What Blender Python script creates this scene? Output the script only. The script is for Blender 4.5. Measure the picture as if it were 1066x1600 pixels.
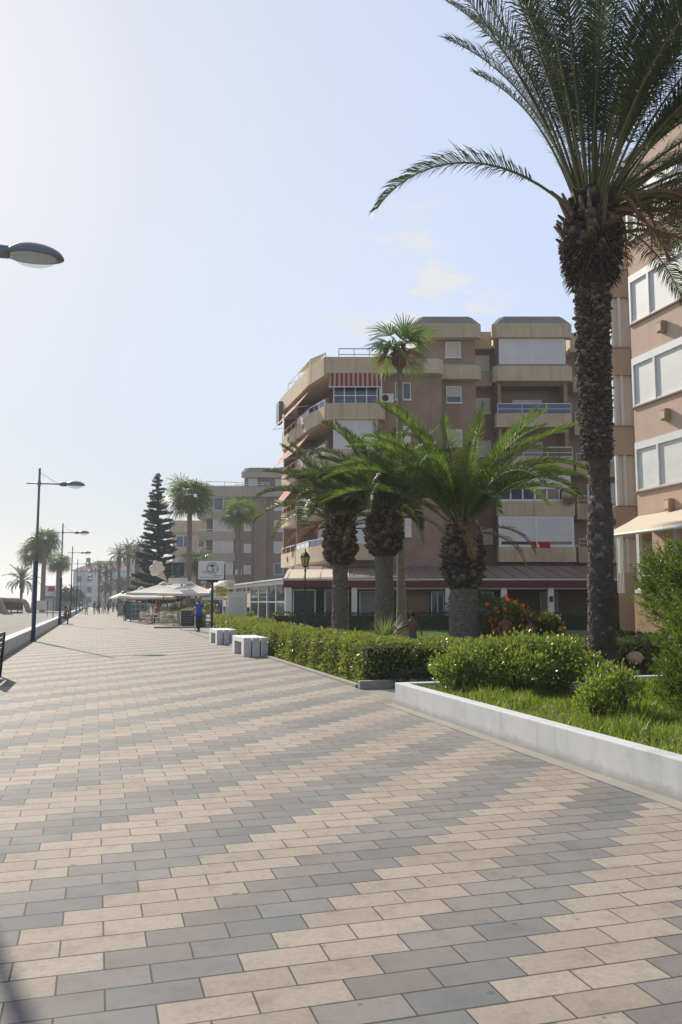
import bpy, math, random
import numpy as np
from mathutils import Vector, Matrix
R_ = math.radians
for _o in list(bpy.data.objects): bpy.data.objects.remove(_o)
SC = bpy.context.scene
COL = SC.collection
rng = np.random.default_rng(7)
random.seed(7)

# ------------------------------------------------------------------ camera
YAW, PITCH = 16.433, 6.189          # promenade runs along +Y, camera looks to the right of it
cam_d = bpy.data.cameras.new('camera')
cam = bpy.data.objects.new('camera', cam_d); COL.objects.link(cam)
cam.location = (0, 0, 1.6)
cam.rotation_euler = (R_(90 + PITCH), 0, R_(-YAW))
cam_d.sensor_fit = 'VERTICAL'; cam_d.sensor_height = 24.0
cam_d.lens = 24.0 * 1291 / 1600
cam_d.clip_start = 0.05; cam_d.clip_end = 9000
SC.camera = cam

# ------------------------------------------------------------------ world, sun, exposure
SUN_AZ, SUN_EL = 14.5, 31.0         # azimuth: degrees left of +Y
W = bpy.data.worlds.new("World"); SC.world = W; W.use_nodes = True
nt = W.node_tree; nt.nodes.clear()
out = nt.nodes.new('ShaderNodeOutputWorld'); bg = nt.nodes.new('ShaderNodeBackground')
sky = nt.nodes.new('ShaderNodeTexSky'); sky.sky_type = 'NISHITA'; sky.sun_disc = False
sky.sun_elevation = R_(SUN_EL); sky.sun_rotation = R_(-SUN_AZ)
sky.air_density = 1.0; sky.dust_density = 1.3; sky.ozone_density = 1.5; sky.altitude = 0
bg.inputs['Strength'].default_value = 0.095
# a few thin fair-weather clouds low over the buildings
tc = nt.nodes.new('ShaderNodeTexCoord')
mp = nt.nodes.new('ShaderNodeMapping'); mp.inputs['Scale'].default_value = (9, 9, 22)
nz = nt.nodes.new('ShaderNodeTexNoise'); nz.inputs['Scale'].default_value = 1.6; nz.inputs['Detail'].default_value = 7; nz.inputs['Roughness'].default_value = .62
cr = nt.nodes.new('ShaderNodeValToRGB'); cr.color_ramp.elements[0].position = .49; cr.color_ramp.elements[1].position = .60
mul = nt.nodes.new('ShaderNodeMath'); mul.operation = 'MULTIPLY'
mx = nt.nodes.new('ShaderNodeMixRGB'); mx.inputs['Color2'].default_value = (6.9, 6.95, 7.1, 1)
L = nt.links
L.new(tc.outputs['Generated'], mp.inputs['Vector']); L.new(mp.outputs['Vector'], nz.inputs['Vector'])
L.new(nz.outputs['Fac'], cr.inputs['Fac'])
cd = nt.nodes.new('ShaderNodeVectorMath'); cd.operation = 'DOT_PRODUCT'; cd.inputs[1].default_value = (0.3471, 0.8681, 0.3547); L.new(tc.outputs['Generated'], cd.inputs[0])
cm = nt.nodes.new('ShaderNodeMapRange'); cm.inputs[1].default_value = .991; cm.inputs[2].default_value = .999; L.new(cd.outputs['Value'], cm.inputs[0])
L.new(cr.outputs['Color'], mul.inputs[0]); L.new(cm.outputs[0], mul.inputs[1])
# hazy summer sky: the glare round the sun is rolled off, the rest lifted, colours a little milky
bw = nt.nodes.new('ShaderNodeRGBToBW'); L.new(sky.outputs['Color'], bw.inputs[0])
den = nt.nodes.new('ShaderNodeMath'); den.operation = 'MULTIPLY_ADD'; den.inputs[1].default_value = .45; den.inputs[2].default_value = 1.0; L.new(bw.outputs[0], den.inputs[0])
fac0 = nt.nodes.new('ShaderNodeMath'); fac0.operation = 'DIVIDE'; fac0.inputs[0].default_value = 3.75; L.new(den.outputs[0], fac0.inputs[1])
# ... strongest on the sun's half of the sky, clear and deeper blue opposite to it
SUNV = (-math.sin(R_(SUN_AZ)) * math.cos(R_(SUN_EL)), math.cos(R_(SUN_AZ)) * math.cos(R_(SUN_EL)), math.sin(R_(SUN_EL)))
dt = nt.nodes.new('ShaderNodeVectorMath'); dt.operation = 'DOT_PRODUCT'; dt.inputs[1].default_value = SUNV; L.new(tc.outputs['Generated'], dt.inputs[0])
mr = nt.nodes.new('ShaderNodeMapRange'); mr.interpolation_type = 'SMOOTHSTEP'; mr.inputs[1].default_value = -.1; mr.inputs[2].default_value = .72; L.new(dt.outputs['Value'], mr.inputs[0])
fac = nt.nodes.new('ShaderNodeMix'); fac.data_type = 'FLOAT'; fac.inputs[2].default_value = 1.15; L.new(mr.outputs[0], fac.inputs[0]); L.new(fac0.outputs[0], fac.inputs[3])
hs = nt.nodes.new('ShaderNodeHueSaturation'); hs.inputs['Saturation'].default_value = .5; L.new(sky.outputs['Color'], hs.inputs['Color'])
vm = nt.nodes.new('ShaderNodeVectorMath'); vm.operation = 'SCALE'; 
# the low dusty band round the sun is white rather than yellow
wb = nt.nodes.new('ShaderNodeMixRGB'); wb.blend_type = 'MULTIPLY'; wb.inputs['Fac'].default_value = 1; wb.inputs['Color2'].default_value = (.93, .985, 1.08, 1)
L.new(hs.outputs[0], wb.inputs['Color1']); L.new(wb.outputs[0], vm.inputs[0]); L.new(fac.outputs[0], vm.inputs['Scale'])
L.new(mul.outputs[0], mx.inputs['Fac']); L.new(vm.outputs[0], mx.inputs['Color1'])
L.new(mx.outputs['Color'], bg.inputs['Color']); L.new(bg.outputs['Background'], out.inputs['Surface'])

sd = bpy.data.lights.new('sun', 'SUN'); sd.energy = 4.9; sd.angle = R_(0.6); sd.color = (1, .915, .79)
so = bpy.data.objects.new('sun', sd); COL.objects.link(so)
_d = Vector((-math.sin(R_(SUN_AZ)) * math.cos(R_(SUN_EL)), math.cos(R_(SUN_AZ)) * math.cos(R_(SUN_EL)), math.sin(R_(SUN_EL))))
so.rotation_euler = _d.to_track_quat('Z', 'Y').to_euler(); so.location = _d * 60
SC.view_settings.view_transform = 'Standard'; SC.view_settings.look = 'None'
SC.view_settings.exposure = 0.28; SC.view_settings.gamma = 1.0
SC.render.engine = 'CYCLES'
SC.cycles.use_denoising = True
SC.cycles.max_bounces = 6; SC.cycles.transparent_max_bounces = 12; SC.cycles.volume_bounces = 1
SC.cycles.sample_clamp_indirect = 6

# ------------------------------------------------------------------ materials
def new_mat(name):
    m = bpy.data.materials.new(name); m.use_nodes = True
    t = m.node_tree; b = t.nodes['Principled BSDF']
    return m, t, b
def nmath(t, op, a, b=None, c=None):
    n = t.nodes.new('ShaderNodeMath'); n.operation = op
    for i, v in enumerate((a, b, c)):
        if v is None: continue
        if isinstance(v, (int, float)): n.inputs[i].default_value = v
        else: t.links.new(v, n.inputs[i])
    return n.outputs[0]
def mixc(t, fac, a, b):
    n = t.nodes.new('ShaderNodeMixRGB')
    for k, v in (('Fac', fac), ('Color1', a), ('Color2', b)):
        if isinstance(v, (int, float)): n.inputs[k].default_value = v
        elif isinstance(v, tuple): n.inputs[k].default_value = (*v, 1)
        else: t.links.new(v, n.inputs[k])
    return n.outputs[0]
def noise(t, vec, scale, detail=4, rough=.55):
    n = t.nodes.new('ShaderNodeTexNoise'); n.inputs['Scale'].default_value = scale
    n.inputs['Detail'].default_value = detail; n.inputs['Roughness'].default_value = rough
    t.links.new(vec, n.inputs['Vector']); return n.outputs['Fac']
def ramp(t, fac, p0, p1):
    n = t.nodes.new('ShaderNodeMapRange'); n.inputs[1].default_value = p0; n.inputs[2].default_value = p1
    t.links.new(fac, n.inputs[0]); return n.outputs[0]
def bumpn(t, b, h, strength=.3, dist=.02):
    n = t.nodes.new('ShaderNodeBump'); n.inputs['Strength'].default_value = strength; n.inputs['Distance'].default_value = dist
    t.links.new(h, n.inputs['Height']); t.links.new(n.outputs[0], b.inputs['Normal'])
def geo_pos(t): return t.nodes.new('ShaderNodeNewGeometry').outputs['Position']
def scl(c, k): return tuple(min(1, x * k) for x in c)

def mat(name, col, rough=.8, var=.18, scale=2.5, bump=0, bscale=60, metal=0, streak=0, spec=.4, dirt=None, splash=None):
    m, t, b = new_mat(name)
    P = geo_pos(t)
    f = noise(t, P, scale, 5, .6)
    c = mixc(t, ramp(t, f, .3, .7), scl(col, 1 - var), scl(col, 1 + var))
    if streak:                                    # rain streaks running down
        mpn = t.nodes.new('ShaderNodeMapping'); mpn.inputs['Scale'].default_value = (3.5, 3.5, .22)
        t.links.new(P, mpn.inputs['Vector'])
        s = noise(t, mpn.outputs[0], 1.2, 5, .65)
        c = mixc(t, nmath(t, 'MULTIPLY', ramp(t, s, .5, .75), streak), c, scl(col, .45))
    if dirt:
        s = noise(t, P, dirt[0], 6, .7)
        c = mixc(t, nmath(t, 'MULTIPLY', ramp(t, s, .52, .72), dirt[1]), c, dirt[2])
    if splash:                                    # mud splashed up from the paving, with a ragged upper edge
        sx = t.nodes.new('ShaderNodeSeparateXYZ'); t.links.new(P, sx.inputs[0])
        e = nmath(t, 'SUBTRACT', nmath(t, 'MULTIPLY', noise(t, P, 4.5, 6, .7), splash[0] * 2), sx.outputs['Z'])
        c = mixc(t, nmath(t, 'MULTIPLY', ramp(t, e, -.03, .05), splash[1]), c, (.27, .245, .19))
    t.links.new(c, b.inputs['Base Color'])
    b.inputs['Roughness'].default_value = rough; b.inputs['Metallic'].default_value = metal
    b.inputs['Specular IOR Level'].default_value = spec
    if bump: bumpn(t, b, noise(t, P, bscale, 4, .6), bump, .01)
    return m

def leaf_mat(name, c0, c1, trans=.35, rough=.45, spec=.45, big=.0, tint=None):
    m, t, b = new_mat(name)
    g = t.nodes.new('ShaderNodeNewGeometry')
    r = g.outputs['Random Per Island']
    c = mixc(t, r, c0, c1)
    f = noise(t, g.outputs['Position'], 1.1, 3)
    c = mixc(t, nmath(t, 'MULTIPLY', ramp(t, f, .35, .7), .35), c, scl(c1, 1.25))
    if tint:
        c = mixc(t, nmath(t, 'GREATER_THAN', r, tint[0]), c, tint[1])
    t.links.new(c, b.inputs['Base Color']); b.inputs['Roughness'].default_value = rough
    b.inputs['Specular IOR Level'].default_value = spec
    tr = t.nodes.new('ShaderNodeBsdfTranslucent')
    hs = t.nodes.new('ShaderNodeHueSaturation'); hs.inputs['Hue'].default_value = .485; hs.inputs['Saturation'].default_value = 1.1; hs.inputs['Value'].default_value = 1.7
    t.links.new(c, hs.inputs['Color']); t.links.new(hs.outputs[0], tr.inputs['Color'])
    ms = t.nodes.new('ShaderNodeMixShader'); ms.inputs[0].default_value = trans
    t.links.new(b.outputs[0], ms.inputs[1]); t.links.new(tr.outputs[0], ms.inputs[2])
    t.links.new(ms.outputs[0], t.nodes['Material Output'].inputs['Surface'])
    return m

def slat_mat(name, col, pitch=.055, depth=.4, rough=.5, axis='Z', groove=.55):
    m, t, b = new_mat(name)
    P = geo_pos(t); s = t.nodes.new('ShaderNodeSeparateXYZ'); t.links.new(P, s.inputs[0])
    fr = nmath(t, 'FRACT', nmath(t, 'DIVIDE', s.outputs[axis], pitch))
    line = nmath(t, 'LESS_THAN', fr, .16)
    f = noise(t, P, .9, 4)
    base = mixc(t, ramp(t, f, .3, .7), scl(col, .93), scl(col, 1.05))
    row = nmath(t, 'FLOOR', nmath(t, 'DIVIDE', s.outputs[axis], pitch))
    wn = t.nodes.new('ShaderNodeTexWhiteNoise'); wn.noise_dimensions = '1D'; t.links.new(row, wn.inputs['W'])
    base = mixc(t, nmath(t, 'MULTIPLY', wn.outputs['Value'], .12), base, scl(col, .6))
    t.links.new(mixc(t, nmath(t, 'MULTIPLY', line, groove), base, scl(col, .35)), b.inputs['Base Color'])
    b.inputs['Roughness'].default_value = rough
    bumpn(t, b, nmath(t, 'SUBTRACT', 1.0, line), depth, .01)
    return m

def glass_mat(name, col=(.05, .08, .11), rough=.06, alpha=None):
    m, t, b = new_mat(name)
    b.inputs['Base Color'].default_value = (*col, 1); b.inputs['Roughness'].default_value = rough
    b.inputs['Specular IOR Level'].default_value = .8
    P = geo_pos(t)
    bumpn(t, b, noise(t, P, 1.3, 2), .08, .02)
    if alpha is not None:
        tr = t.nodes.new('ShaderNodeBsdfTransparent'); tr.inputs[0].default_value = (.88, .93, .92, 1)
        ms = t.nodes.new('ShaderNodeMixShader'); ms.inputs[0].default_value = alpha
        t.links.new(tr.outputs[0], ms.inputs[1]); t.links.new(b.outputs[0], ms.inputs[2])
        t.links.new(ms.outputs[0], t.nodes['Material Output'].inputs['Surface'])
    return m

def stripe_mat(name, c0, c1, pitch, ang=0.0, rough=.9):
    """cloth stripes running down the slope: bands across a horizontal direction."""
    m, t, b = new_mat(name)
    P = geo_pos(t); s = t.nodes.new('ShaderNodeSeparateXYZ'); t.links.new(P, s.inputs[0])
    x = nmath(t, 'ADD', nmath(t, 'MULTIPLY', s.outputs['X'], math.cos(ang)), nmath(t, 'MULTIPLY', s.outputs['Y'], math.sin(ang)))
    fr = nmath(t, 'LESS_THAN', nmath(t, 'FRACT', nmath(t, 'DIVIDE', x, pitch)), .5)
    t.links.new(mixc(t, fr, c0, c1), b.inputs['Base Color']); b.inputs['Roughness'].default_value = rough
    return m

# paving: courses of 0.39 x 0.19 m blocks, colours in bands of four that step half a block per course
def paving_mat():
    m, t, b = new_mat('promenade_paving')
    P = geo_pos(t); s = t.nodes.new('ShaderNodeSeparateXYZ'); t.links.new(P, s.inputs[0])
    X, Y = s.outputs['X'], s.outputs['Y']
    BL, BH = .389, .1915
    yr = nmath(t, 'DIVIDE', nmath(t, 'SUBTRACT', Y, 3.943), BH)
    row = nmath(t, 'FLOOR', yr); fy = nmath(t, 'FRACT', yr)
    xr = nmath(t, 'SUBTRACT', nmath(t, 'DIVIDE', nmath(t, 'SUBTRACT', X, .862), BL), nmath(t, 'MULTIPLY', row, .5))
    colm = nmath(t, 'FLOOR', xr); fx = nmath(t, 'FRACT', xr)
    k = nmath(t, 'FLOORED_MODULO', colm, 4.0)
    wn = t.nodes.new('ShaderNodeTexWhiteNoise'); wn.noise_dimensions = '2D'
    cv = t.nodes.new('ShaderNodeCombineXYZ'); t.links.new(colm, cv.inputs[0]); t.links.new(row, cv.inputs[1])
    t.links.new(cv.outputs[0], wn.inputs['Vector'])
    rnd = wn.outputs['Value']
    beige = mixc(t, rnd, (.33, .282, .222), (.43, .37, .30))
    mauve = mixc(t, rnd, (.19, .175, .170), (.255, .236, .228))
    grey = mixc(t, rnd, (.155, .165, .17), (.22, .227, .228))
    c = mixc(t, nmath(t, 'GREATER_THAN', k, 1.5), beige, mauve)
    c = mixc(t, nmath(t, 'GREATER_THAN', k, 2.5), c, grey)
    # fine grain, worn patches, gum spots
    g1 = noise(t, P, 170, 3, .7); c = mixc(t, nmath(t, 'MULTIPLY', ramp(t, g1, .35, .7), .25), c, scl((.3, .27, .24), .45))
    g5 = noise(t, P, 34, 5, .75); c = mixc(t, nmath(t, 'MULTIPLY', ramp(t, g5, .42, .68), .34), c, scl((.3, .26, .22), .5))
    g2 = noise(t, P, .55, 5, .65); c = mixc(t, nmath(t, 'MULTIPLY', ramp(t, g2, .42, .72), .38), c, (.36, .32, .26))
    g3 = noise(t, P, 5, 5, .7); c = mixc(t, nmath(t, 'MULTIPLY', ramp(t, g3, .52, .72), .42), c, (.13, .112, .095))
    g4 = noise(t, P, 1.6, 6, .75); c = mixc(t, nmath(t, 'MULTIPLY', ramp(t, g4, .54, .70), .30), c, (.10, .088, .075))
    vo = t.nodes.new('ShaderNodeTexVoronoi'); vo.voronoi_dimensions = '2D'; vo.inputs['Scale'].default_value = 2.3; t.links.new(P, vo.inputs['Vector'])
    wv = t.nodes.new('ShaderNodeSeparateColor'); t.links.new(vo.outputs['Color'], wv.inputs[0])
    rad = nmath(t, 'MULTIPLY', wv.outputs[0], .058)
    spot = nmath(t, 'MULTIPLY', nmath(t, 'LESS_THAN', vo.outputs['Distance'], rad), nmath(t, 'GREATER_THAN', wv.outputs[1], .45))
    c = mixc(t, nmath(t, 'MULTIPLY', spot, .5), c, (.075, .065, .06))
    # joints
    jx = nmath(t, 'LESS_THAN', nmath(t, 'MINIMUM', fx, nmath(t, 'SUBTRACT', 1.0, fx)), .0115)
    wob = nmath(t, 'MULTIPLY_ADD', noise(t, P, 2.3, 3), .055, .001)
    jy = nmath(t, 'LESS_THAN', nmath(t, 'MINIMUM', fy, nmath(t, 'SUBTRACT', 1.0, fy)), wob)
    j = nmath(t, 'MAXIMUM', jx, jy)
    c = mixc(t, nmath(t, 'MULTIPLY', j, .86), c, (.05, .043, .036))
    t.links.new(c, b.inputs['Base Color'])
    b.inputs['Roughness'].default_value = .8; b.inputs['Specular IOR Level'].default_value = .22
    h = nmath(t, 'ADD', nmath(t, 'MULTIPLY', nmath(t, 'SUBTRACT', 1.0, j), 1.0), nmath(t, 'ADD', nmath(t, 'MULTIPLY', g1, .45), nmath(t, 'MULTIPLY', rnd, .25)))
    bumpn(t, b, h, .35, .008)
    return m

# ------------------------------------------------------------------ mesh building
class MB:
    """collects geometry in world metres; build() links it as ONE mesh object under parent."""
    def __init__(s, frame=None): s.V = []; s.F = []; s.n = 0; s.fr = frame
    def add(s, V, faces, mi=0, join=False):
        s.st = getattr(s, 'st', []); s.st.append((len(s.V), len(s.F), s.n, join))
        V = np.asarray(V, float).reshape(-1, 3)
        if s.fr is not None: V = V @ s.fr[0].T + s.fr[1]
        for f in faces:
            f = np.asarray(f, int)
            if f.ndim == 1: f = f[None]
            if len(f): s.F.append((f + s.n, mi))
        s.V.append(V); s.n += len(V); return s
    def box(s, x0, x1, y0, y1, z0, z1, mi=0):
        V = [(x, y, z) for z in (z0, z1) for (x, y) in ((x0, y0), (x1, y0), (x1, y1), (x0, y1))]
        return s.add(V, [[(3, 2, 1, 0), (4, 5, 6, 7), (0, 1, 5, 4), (1, 2, 6, 5), (2, 3, 7, 6), (3, 0, 4, 7)]], mi)
    def prism(s, poly, z0, z1, mi=0, inset=None):
        """inset: shrink the top polygon by a factor towards its middle (a bevelled top)."""
        n = len(poly); a = np.array(poly, float)
        b = a if inset is None else a.mean(0) + (a - a.mean(0)) * inset
        V = [(*p, z0) for p in a] + [(*p, z1) for p in b]
        return s.add(V, [np.arange(n)[::-1], np.arange(n) + n, [(i, (i + 1) % n, (i + 1) % n + n, i + n) for i in range(n)]], mi)
    def bar(s, p, q, w, h=None, mi=0):
        p, q = np.array(p, float), np.array(q, float); h = h or w
        d = q - p; d = d / (np.linalg.norm(d) + 1e-9)
        u = np.array((0, 0, 1.)) if abs(d[2]) < .95 else np.array((0, 1., 0))
        a = np.cross(d, u); a /= np.linalg.norm(a); c = np.cross(a, d)
        V = [e + a * sa * w / 2 + c * sc * h / 2 for e in (p, q) for sa, sc in ((-1, -1), (1, -1), (1, 1), (-1, 1))]
        return s.add(V, [[(0, 1, 2, 3), (7, 6, 5, 4), (0, 4, 5, 1), (1, 5, 6, 2), (2, 6, 7, 3), (3, 7, 4, 0)]], mi)
    def tube(s, pts, rad, n=10, mi=0, cap=True, jit=0):
        pts = np.asarray(pts, float); K = len(pts)
        rad = np.broadcast_to(np.asarray(rad, float), (K,))
        T = np.gradient(pts, axis=0); T /= np.linalg.norm(T, axis=1)[:, None] + 1e-9
        ref = np.array((0, 1., 0)) if abs(T[0][2]) > .9 else np.array((0, 0, 1.))
        A = np.cross(T, ref); A /= np.linalg.norm(A, axis=1)[:, None] + 1e-9; B = np.cross(T, A)
        ph = np.linspace(0, 2 * np.pi, n, endpoint=False)
        r = rad[:, None] * np.ones(n)
        if jit: r = r * (1 + rng.normal(0, jit, (K, n)))
        V = pts[:, None] + A[:, None] * (np.cos(ph) * r)[..., None] + B[:, None] * (np.sin(ph) * r)[..., None]
        i = np.arange(K - 1)[:, None] * n; j = np.arange(n)[None]; j2 = (j + 1) % n
        f = np.stack([i + j, i + n + j, i + n + j2, i + j2], -1).reshape(-1, 4)
        fs = [f]
        if cap: fs += [np.arange(n), (np.arange(n) + (K - 1) * n)[::-1]]
        return s.add(V.reshape(-1, 3), fs, mi)
    def lathe(s, prof, c=(0, 0), n=20, mi=0, jit=0):
        return s.tube([(c[0], c[1], z) for r, z in prof], [max(r, 1e-4) for r, z in prof], n, mi, True, jit)
    def ell(s, c, r, nu=14, nv=8, mi=0, rot=None, jit=0):
        th = np.linspace(0, np.pi, nv + 1); ph = np.linspace(0, 2 * np.pi, nu, endpoint=False)
        V = np.array([(math.sin(a) * math.cos(b), math.sin(a) * math.sin(b), math.cos(a)) for a in th for b in ph])
        if jit: V = V * (1 + rng.normal(0, jit, (len(V), 1)))
        V = V * np.array(r)
        if rot is not None: V = V @ np.array(rot).T
        V = V + np.array(c)
        f = [(i * nu + j, (i + 1) * nu + j, (i + 1) * nu + (j + 1) % nu, i * nu + (j + 1) % nu) for i in range(nv) for j in range(nu)]
        return s.add(V, [f], mi)
    def build(s, name, mats, parent=None, smooth=False, bevel=0):
        mats = mats if isinstance(mats, (list, tuple)) else [mats]
        V = np.concatenate(s.V); org = np.array(world_origin(parent)) if parent else None
        if org is not None: V = V - org
        me = bpy.data.meshes.new(name)
        me.vertices.add(len(V)); me.vertices.foreach_set('co', V.astype(np.float32).ravel())
        tot = np.concatenate([np.full(len(f), f.shape[1]) for f, _ in s.F]); idx = np.concatenate([f.ravel() for f, _ in s.F])
        mi = np.concatenate([np.full(len(f), m) for f, m in s.F])
        me.loops.add(len(idx)); me.loops.foreach_set('vertex_index', idx.astype(np.int32))
        me.polygons.add(len(tot)); st = np.concatenate([[0], np.cumsum(tot)[:-1]])
        me.polygons.foreach_set('loop_start', st.astype(np.int32))
        try: me.polygons.foreach_set('loop_total', tot.astype(np.int32))
        except Exception: pass
        me.polygons.foreach_set('material_index', mi.astype(np.int32))
        me.polygons.foreach_set('use_smooth', np.full(len(tot), smooth))
        me.update(calc_edges=True); me.validate()
        for m in mats: me.materials.append(m)
        o = bpy.data.objects.new(name, me); COL.objects.link(o)
        if parent: o.parent = parent
        if bevel:
            bm = o.modifiers.new('bevel', 'BEVEL'); bm.width = bevel; bm.segments = 2; bm.limit_method = 'ANGLE'
        return o
def build_each(b, name, mats, parent, bevel=0):
    """every piece added to b becomes a part of its own"""
    cuts = [q for q in b.st if not q[3]] + [(len(b.V), len(b.F), b.n, False)]; r = []
    for p, q in zip(cuts[:-1], cuts[1:]):
        k = MB(); k.V = b.V[p[0]:q[0]]; k.F = [(f - p[2], m) for f, m in b.F[p[1]:q[1]]]; k.n = q[2] - p[2]
        r.append(k.build(name, mats, parent, bevel=bevel))
    return r
def world_origin(o):
    v = Vector((0, 0, 0))
    while o is not None: v = v + Vector(o.location); o = o.parent
    return v
def frame(ox, oy, deg):
    """local x runs along the facade, y goes into the building, z up"""
    c, s_ = math.cos(R_(deg)), math.sin(R_(deg))
    return (np.array(((c, -s_, 0), (s_, c, 0), (0, 0, 1.))), np.array((ox, oy, 0.)))
def tag(o, label=None, cat=None, group=None, kind=None):
    if label: o['label'] = label
    if cat: o['category'] = cat
    if group: o['group'] = group
    if kind: o['kind'] = kind
    return o
def thing(name, loc, label, cat, group=None):
    o = bpy.data.objects.new(name, None); COL.objects.link(o); o.location = loc; o.empty_display_size = .2
    return tag(o, label, cat, group)
def copy_tree(o, parent=None, loc=None, rotz=None, label=None, scale=None):
    c = o.copy(); COL.objects.link(c)
    if parent: c.parent = parent
    if loc is not None: c.location = loc
    if rotz is not None: c.rotation_euler = (0, 0, R_(rotz))
    if scale is not None: c.scale = (scale,) * 3
    if label: c['label'] = label
    for ch in list(o.children): copy_tree(ch, c)
    return c

# palette
M = {}
M['paving'] = paving_mat()
M['ledge'] = mat('beige_render', (.56, .45, .305), .9, .13, .7, .25, 40, streak=.6)
M['ledge_top'] = mat('weathered_coping', (.27, .25, .22), .9, .12, .7, .2, 40, streak=.25)
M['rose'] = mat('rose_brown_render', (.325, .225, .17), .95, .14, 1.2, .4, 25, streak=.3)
M['ledge2'] = mat('hazed_beige_render', (.42, .36, .285), .9, .1, .5, streak=.4)  # greyer copy of the beige render, distance haze put into the colour
M['rose2'] = mat('hazed_rose_render', (.27, .20, .165), .95, .1, .6, streak=.3)  # greyer rose render, carrying the same haze in its colour
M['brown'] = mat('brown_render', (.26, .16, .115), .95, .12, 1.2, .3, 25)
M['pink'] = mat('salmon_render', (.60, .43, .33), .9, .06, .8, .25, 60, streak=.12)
M['pinkshade'] = mat('shaded_salmon_render', (.43, .33, .265), .9, .06, .8, .25, 60, streak=.2)  # dimmer copy of the salmon, the bay's shade put into its colour
M['pinkdark'] = mat('salmon_coping', (.30, .19, .14), .9, .08, .8)
M['tan'] = mat('tan_render', (.42, .27, .17), .9, .1, .8, .2, 50)
M['soffit'] = mat('grey_soffit', (.25, .22, .19), .95, .1, 1)
M['white'] = mat('white_paint', (.74, .74, .72), .5, .05, 2)
M['shut'] = slat_mat('white_roller_shutter', (.74, .73, .70), .052)
M['shut2'] = slat_mat('cream_roller_shutter', (.60, .55, .45), .06)
M['shutfar'] = mat('pale_shutter', (.62, .60, .56), .6, .06, .6)
M['shutgrey'] = slat_mat('grey_roller_shutter', (.24, .24, .24), .12)
M['glass'] = glass_mat('window_glass', (.035, .055, .085), .05)
M['glassclear'] = glass_mat('clear_glass', (.05, .08, .09), .04, .30)
M['glassblue'] = glass_mat('blue_tinted_glass', (.03, .05, .12), .08)
M['dark'] = mat('interior_shade', (.02, .018, .018), .8, .2, 1)
M['maroon'] = mat('maroon_fascia', (.115, .022, .03), .6, .1, 1)
M['metroof'] = mat('brown_metal_roof', (.22, .15, .125), .55, .1, 1, streak=.2)
M['creamroof'] = mat('cream_canvas', (.62, .53, .40), .9, .05, 1)
M['awnstripe'] = stripe_mat('striped_awning', (.50, .27, .21), (.20, .035, .03), .3, R_(-16.4))
M['awnside'] = stripe_mat('striped_awning_side', (.52, .30, .22), (.24, .05, .04), .42, R_(90))
M['canvas'] = mat('parasol_canvas', (.72, .68, .58), .9, .04, 1.2)
M['bluepole'] = mat('navy_painted_steel', (.022, .042, .085), .45, .15, 3, metal=.2)
M['steel'] = mat('grey_galvanised_steel', (.20, .205, .21), .5, .15, 4, metal=.4)
M['lampgrey'] = mat('lamp_housing_grey', (.20, .225, .26), .4, .08, 6, metal=.3)
M['lens'] = mat('lamp_reflector', (.62, .63, .64), .3, .08, 8)
M['lensclear'] = glass_mat('lamp_bowl', (.5, .52, .54), .05, .15)
M['black'] = mat('black_metal', (.018, .018, .02), .5, .2, 4)
M['wallwhite'] = mat('white_limewashed_concrete', (.575, .58, .57), .85, .06, 1.4, .2, 45, dirt=(2.2, .55, (.36, .345, .31)), streak=.3, splash=(.075, .6))
M['bench'] = mat('bench_concrete', (.72, .72, .70), .85, .06, 3, .3, 60, dirt=(6, .5, (.30, .29, .27)))
M['kerb'] = mat('kerb_concrete', (.30, .28, .25), .9, .12, 3, .4, 50)
M['strip'] = mat('gutter_concrete', (.30, .275, .24), .9, .15, 2, .4, 60)
M['sand'] = mat('grey_beach_sand', (.225, .205, .18), .95, .16, .7, .8, 6)
M['soil'] = mat('garden_soil', (.10, .085, .045), 1, .25, 3, .5, 20)
M['lawnbase'] = mat('lawn_ground', (.075, .11, .03), 1, .25, 2, .5, 30)
M['ground'] = mat('dusty_ground', (.26, .235, .2), .95, .12, .3, .3, 10)
M['trunk'] = mat('palm_trunk_bark', (.095, .075, .062), .95, .35, 9, .6, 30)
M['trunkgrey'] = mat('grey_palm_bark', (.17, .145, .12), .95, .3, 8, .6, 30)
M['boot'] = mat('palm_leaf_bases', (.17, .12, .085), .9, .4, 12, .5, 40)
M['bootdark'] = mat('old_leaf_bases', (.06, .045, .036), .95, .4, 12, .5, 40)
M['washtrunk'] = mat('smooth_palm_bark', (.20, .165, .135), .95, .2, 7, .5, 25)
M['rachis'] = mat('frond_stalk', (.13, .13, .05), .6, .2, 5)
M['trunklight'] = mat('sunlit_bark', (.21, .175, .145), .95, .3, 9, .5, 30)  # lighter bark for scales that catch the sun, light put into the colour
M['dead'] = leaf_mat('dead_frond', (.16, .10, .06), (.27, .18, .10), .2, .8, .2)
M['frond'] = leaf_mat('date_palm_leaf', (.028, .046, .022), (.06, .08, .034), .32, .42, .55)
M['frondgreen'] = leaf_mat('canary_palm_leaf', (.036, .078, .016), (.10, .155, .03), .42, .52, .4)
M['frondmid'] = leaf_mat('drooping_palm_leaf', (.03, .05, .018), (.075, .10, .034), .38, .5, .4)
M['fan'] = leaf_mat('fan_palm_leaf', (.06, .11, .032), (.12, .17, .05), .35, .45, .5)
M['hedge'] = leaf_mat('hedge_leaf', (.075, .12, .022), (.21, .25, .05), .34, .30, .7, tint=(.955, (.26, .20, .06)))
M['hedgedark'] = leaf_mat('old_hedge_leaf', (.03, .05, .015), (.06, .085, .025), .25, .4, .5)
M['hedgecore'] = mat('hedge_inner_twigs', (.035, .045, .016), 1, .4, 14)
M['shrub'] = leaf_mat('shrub_leaf', (.08, .14, .022), (.19, .25, .05), .36, .36, .5, tint=(.96, (.28, .24, .07)))
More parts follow.
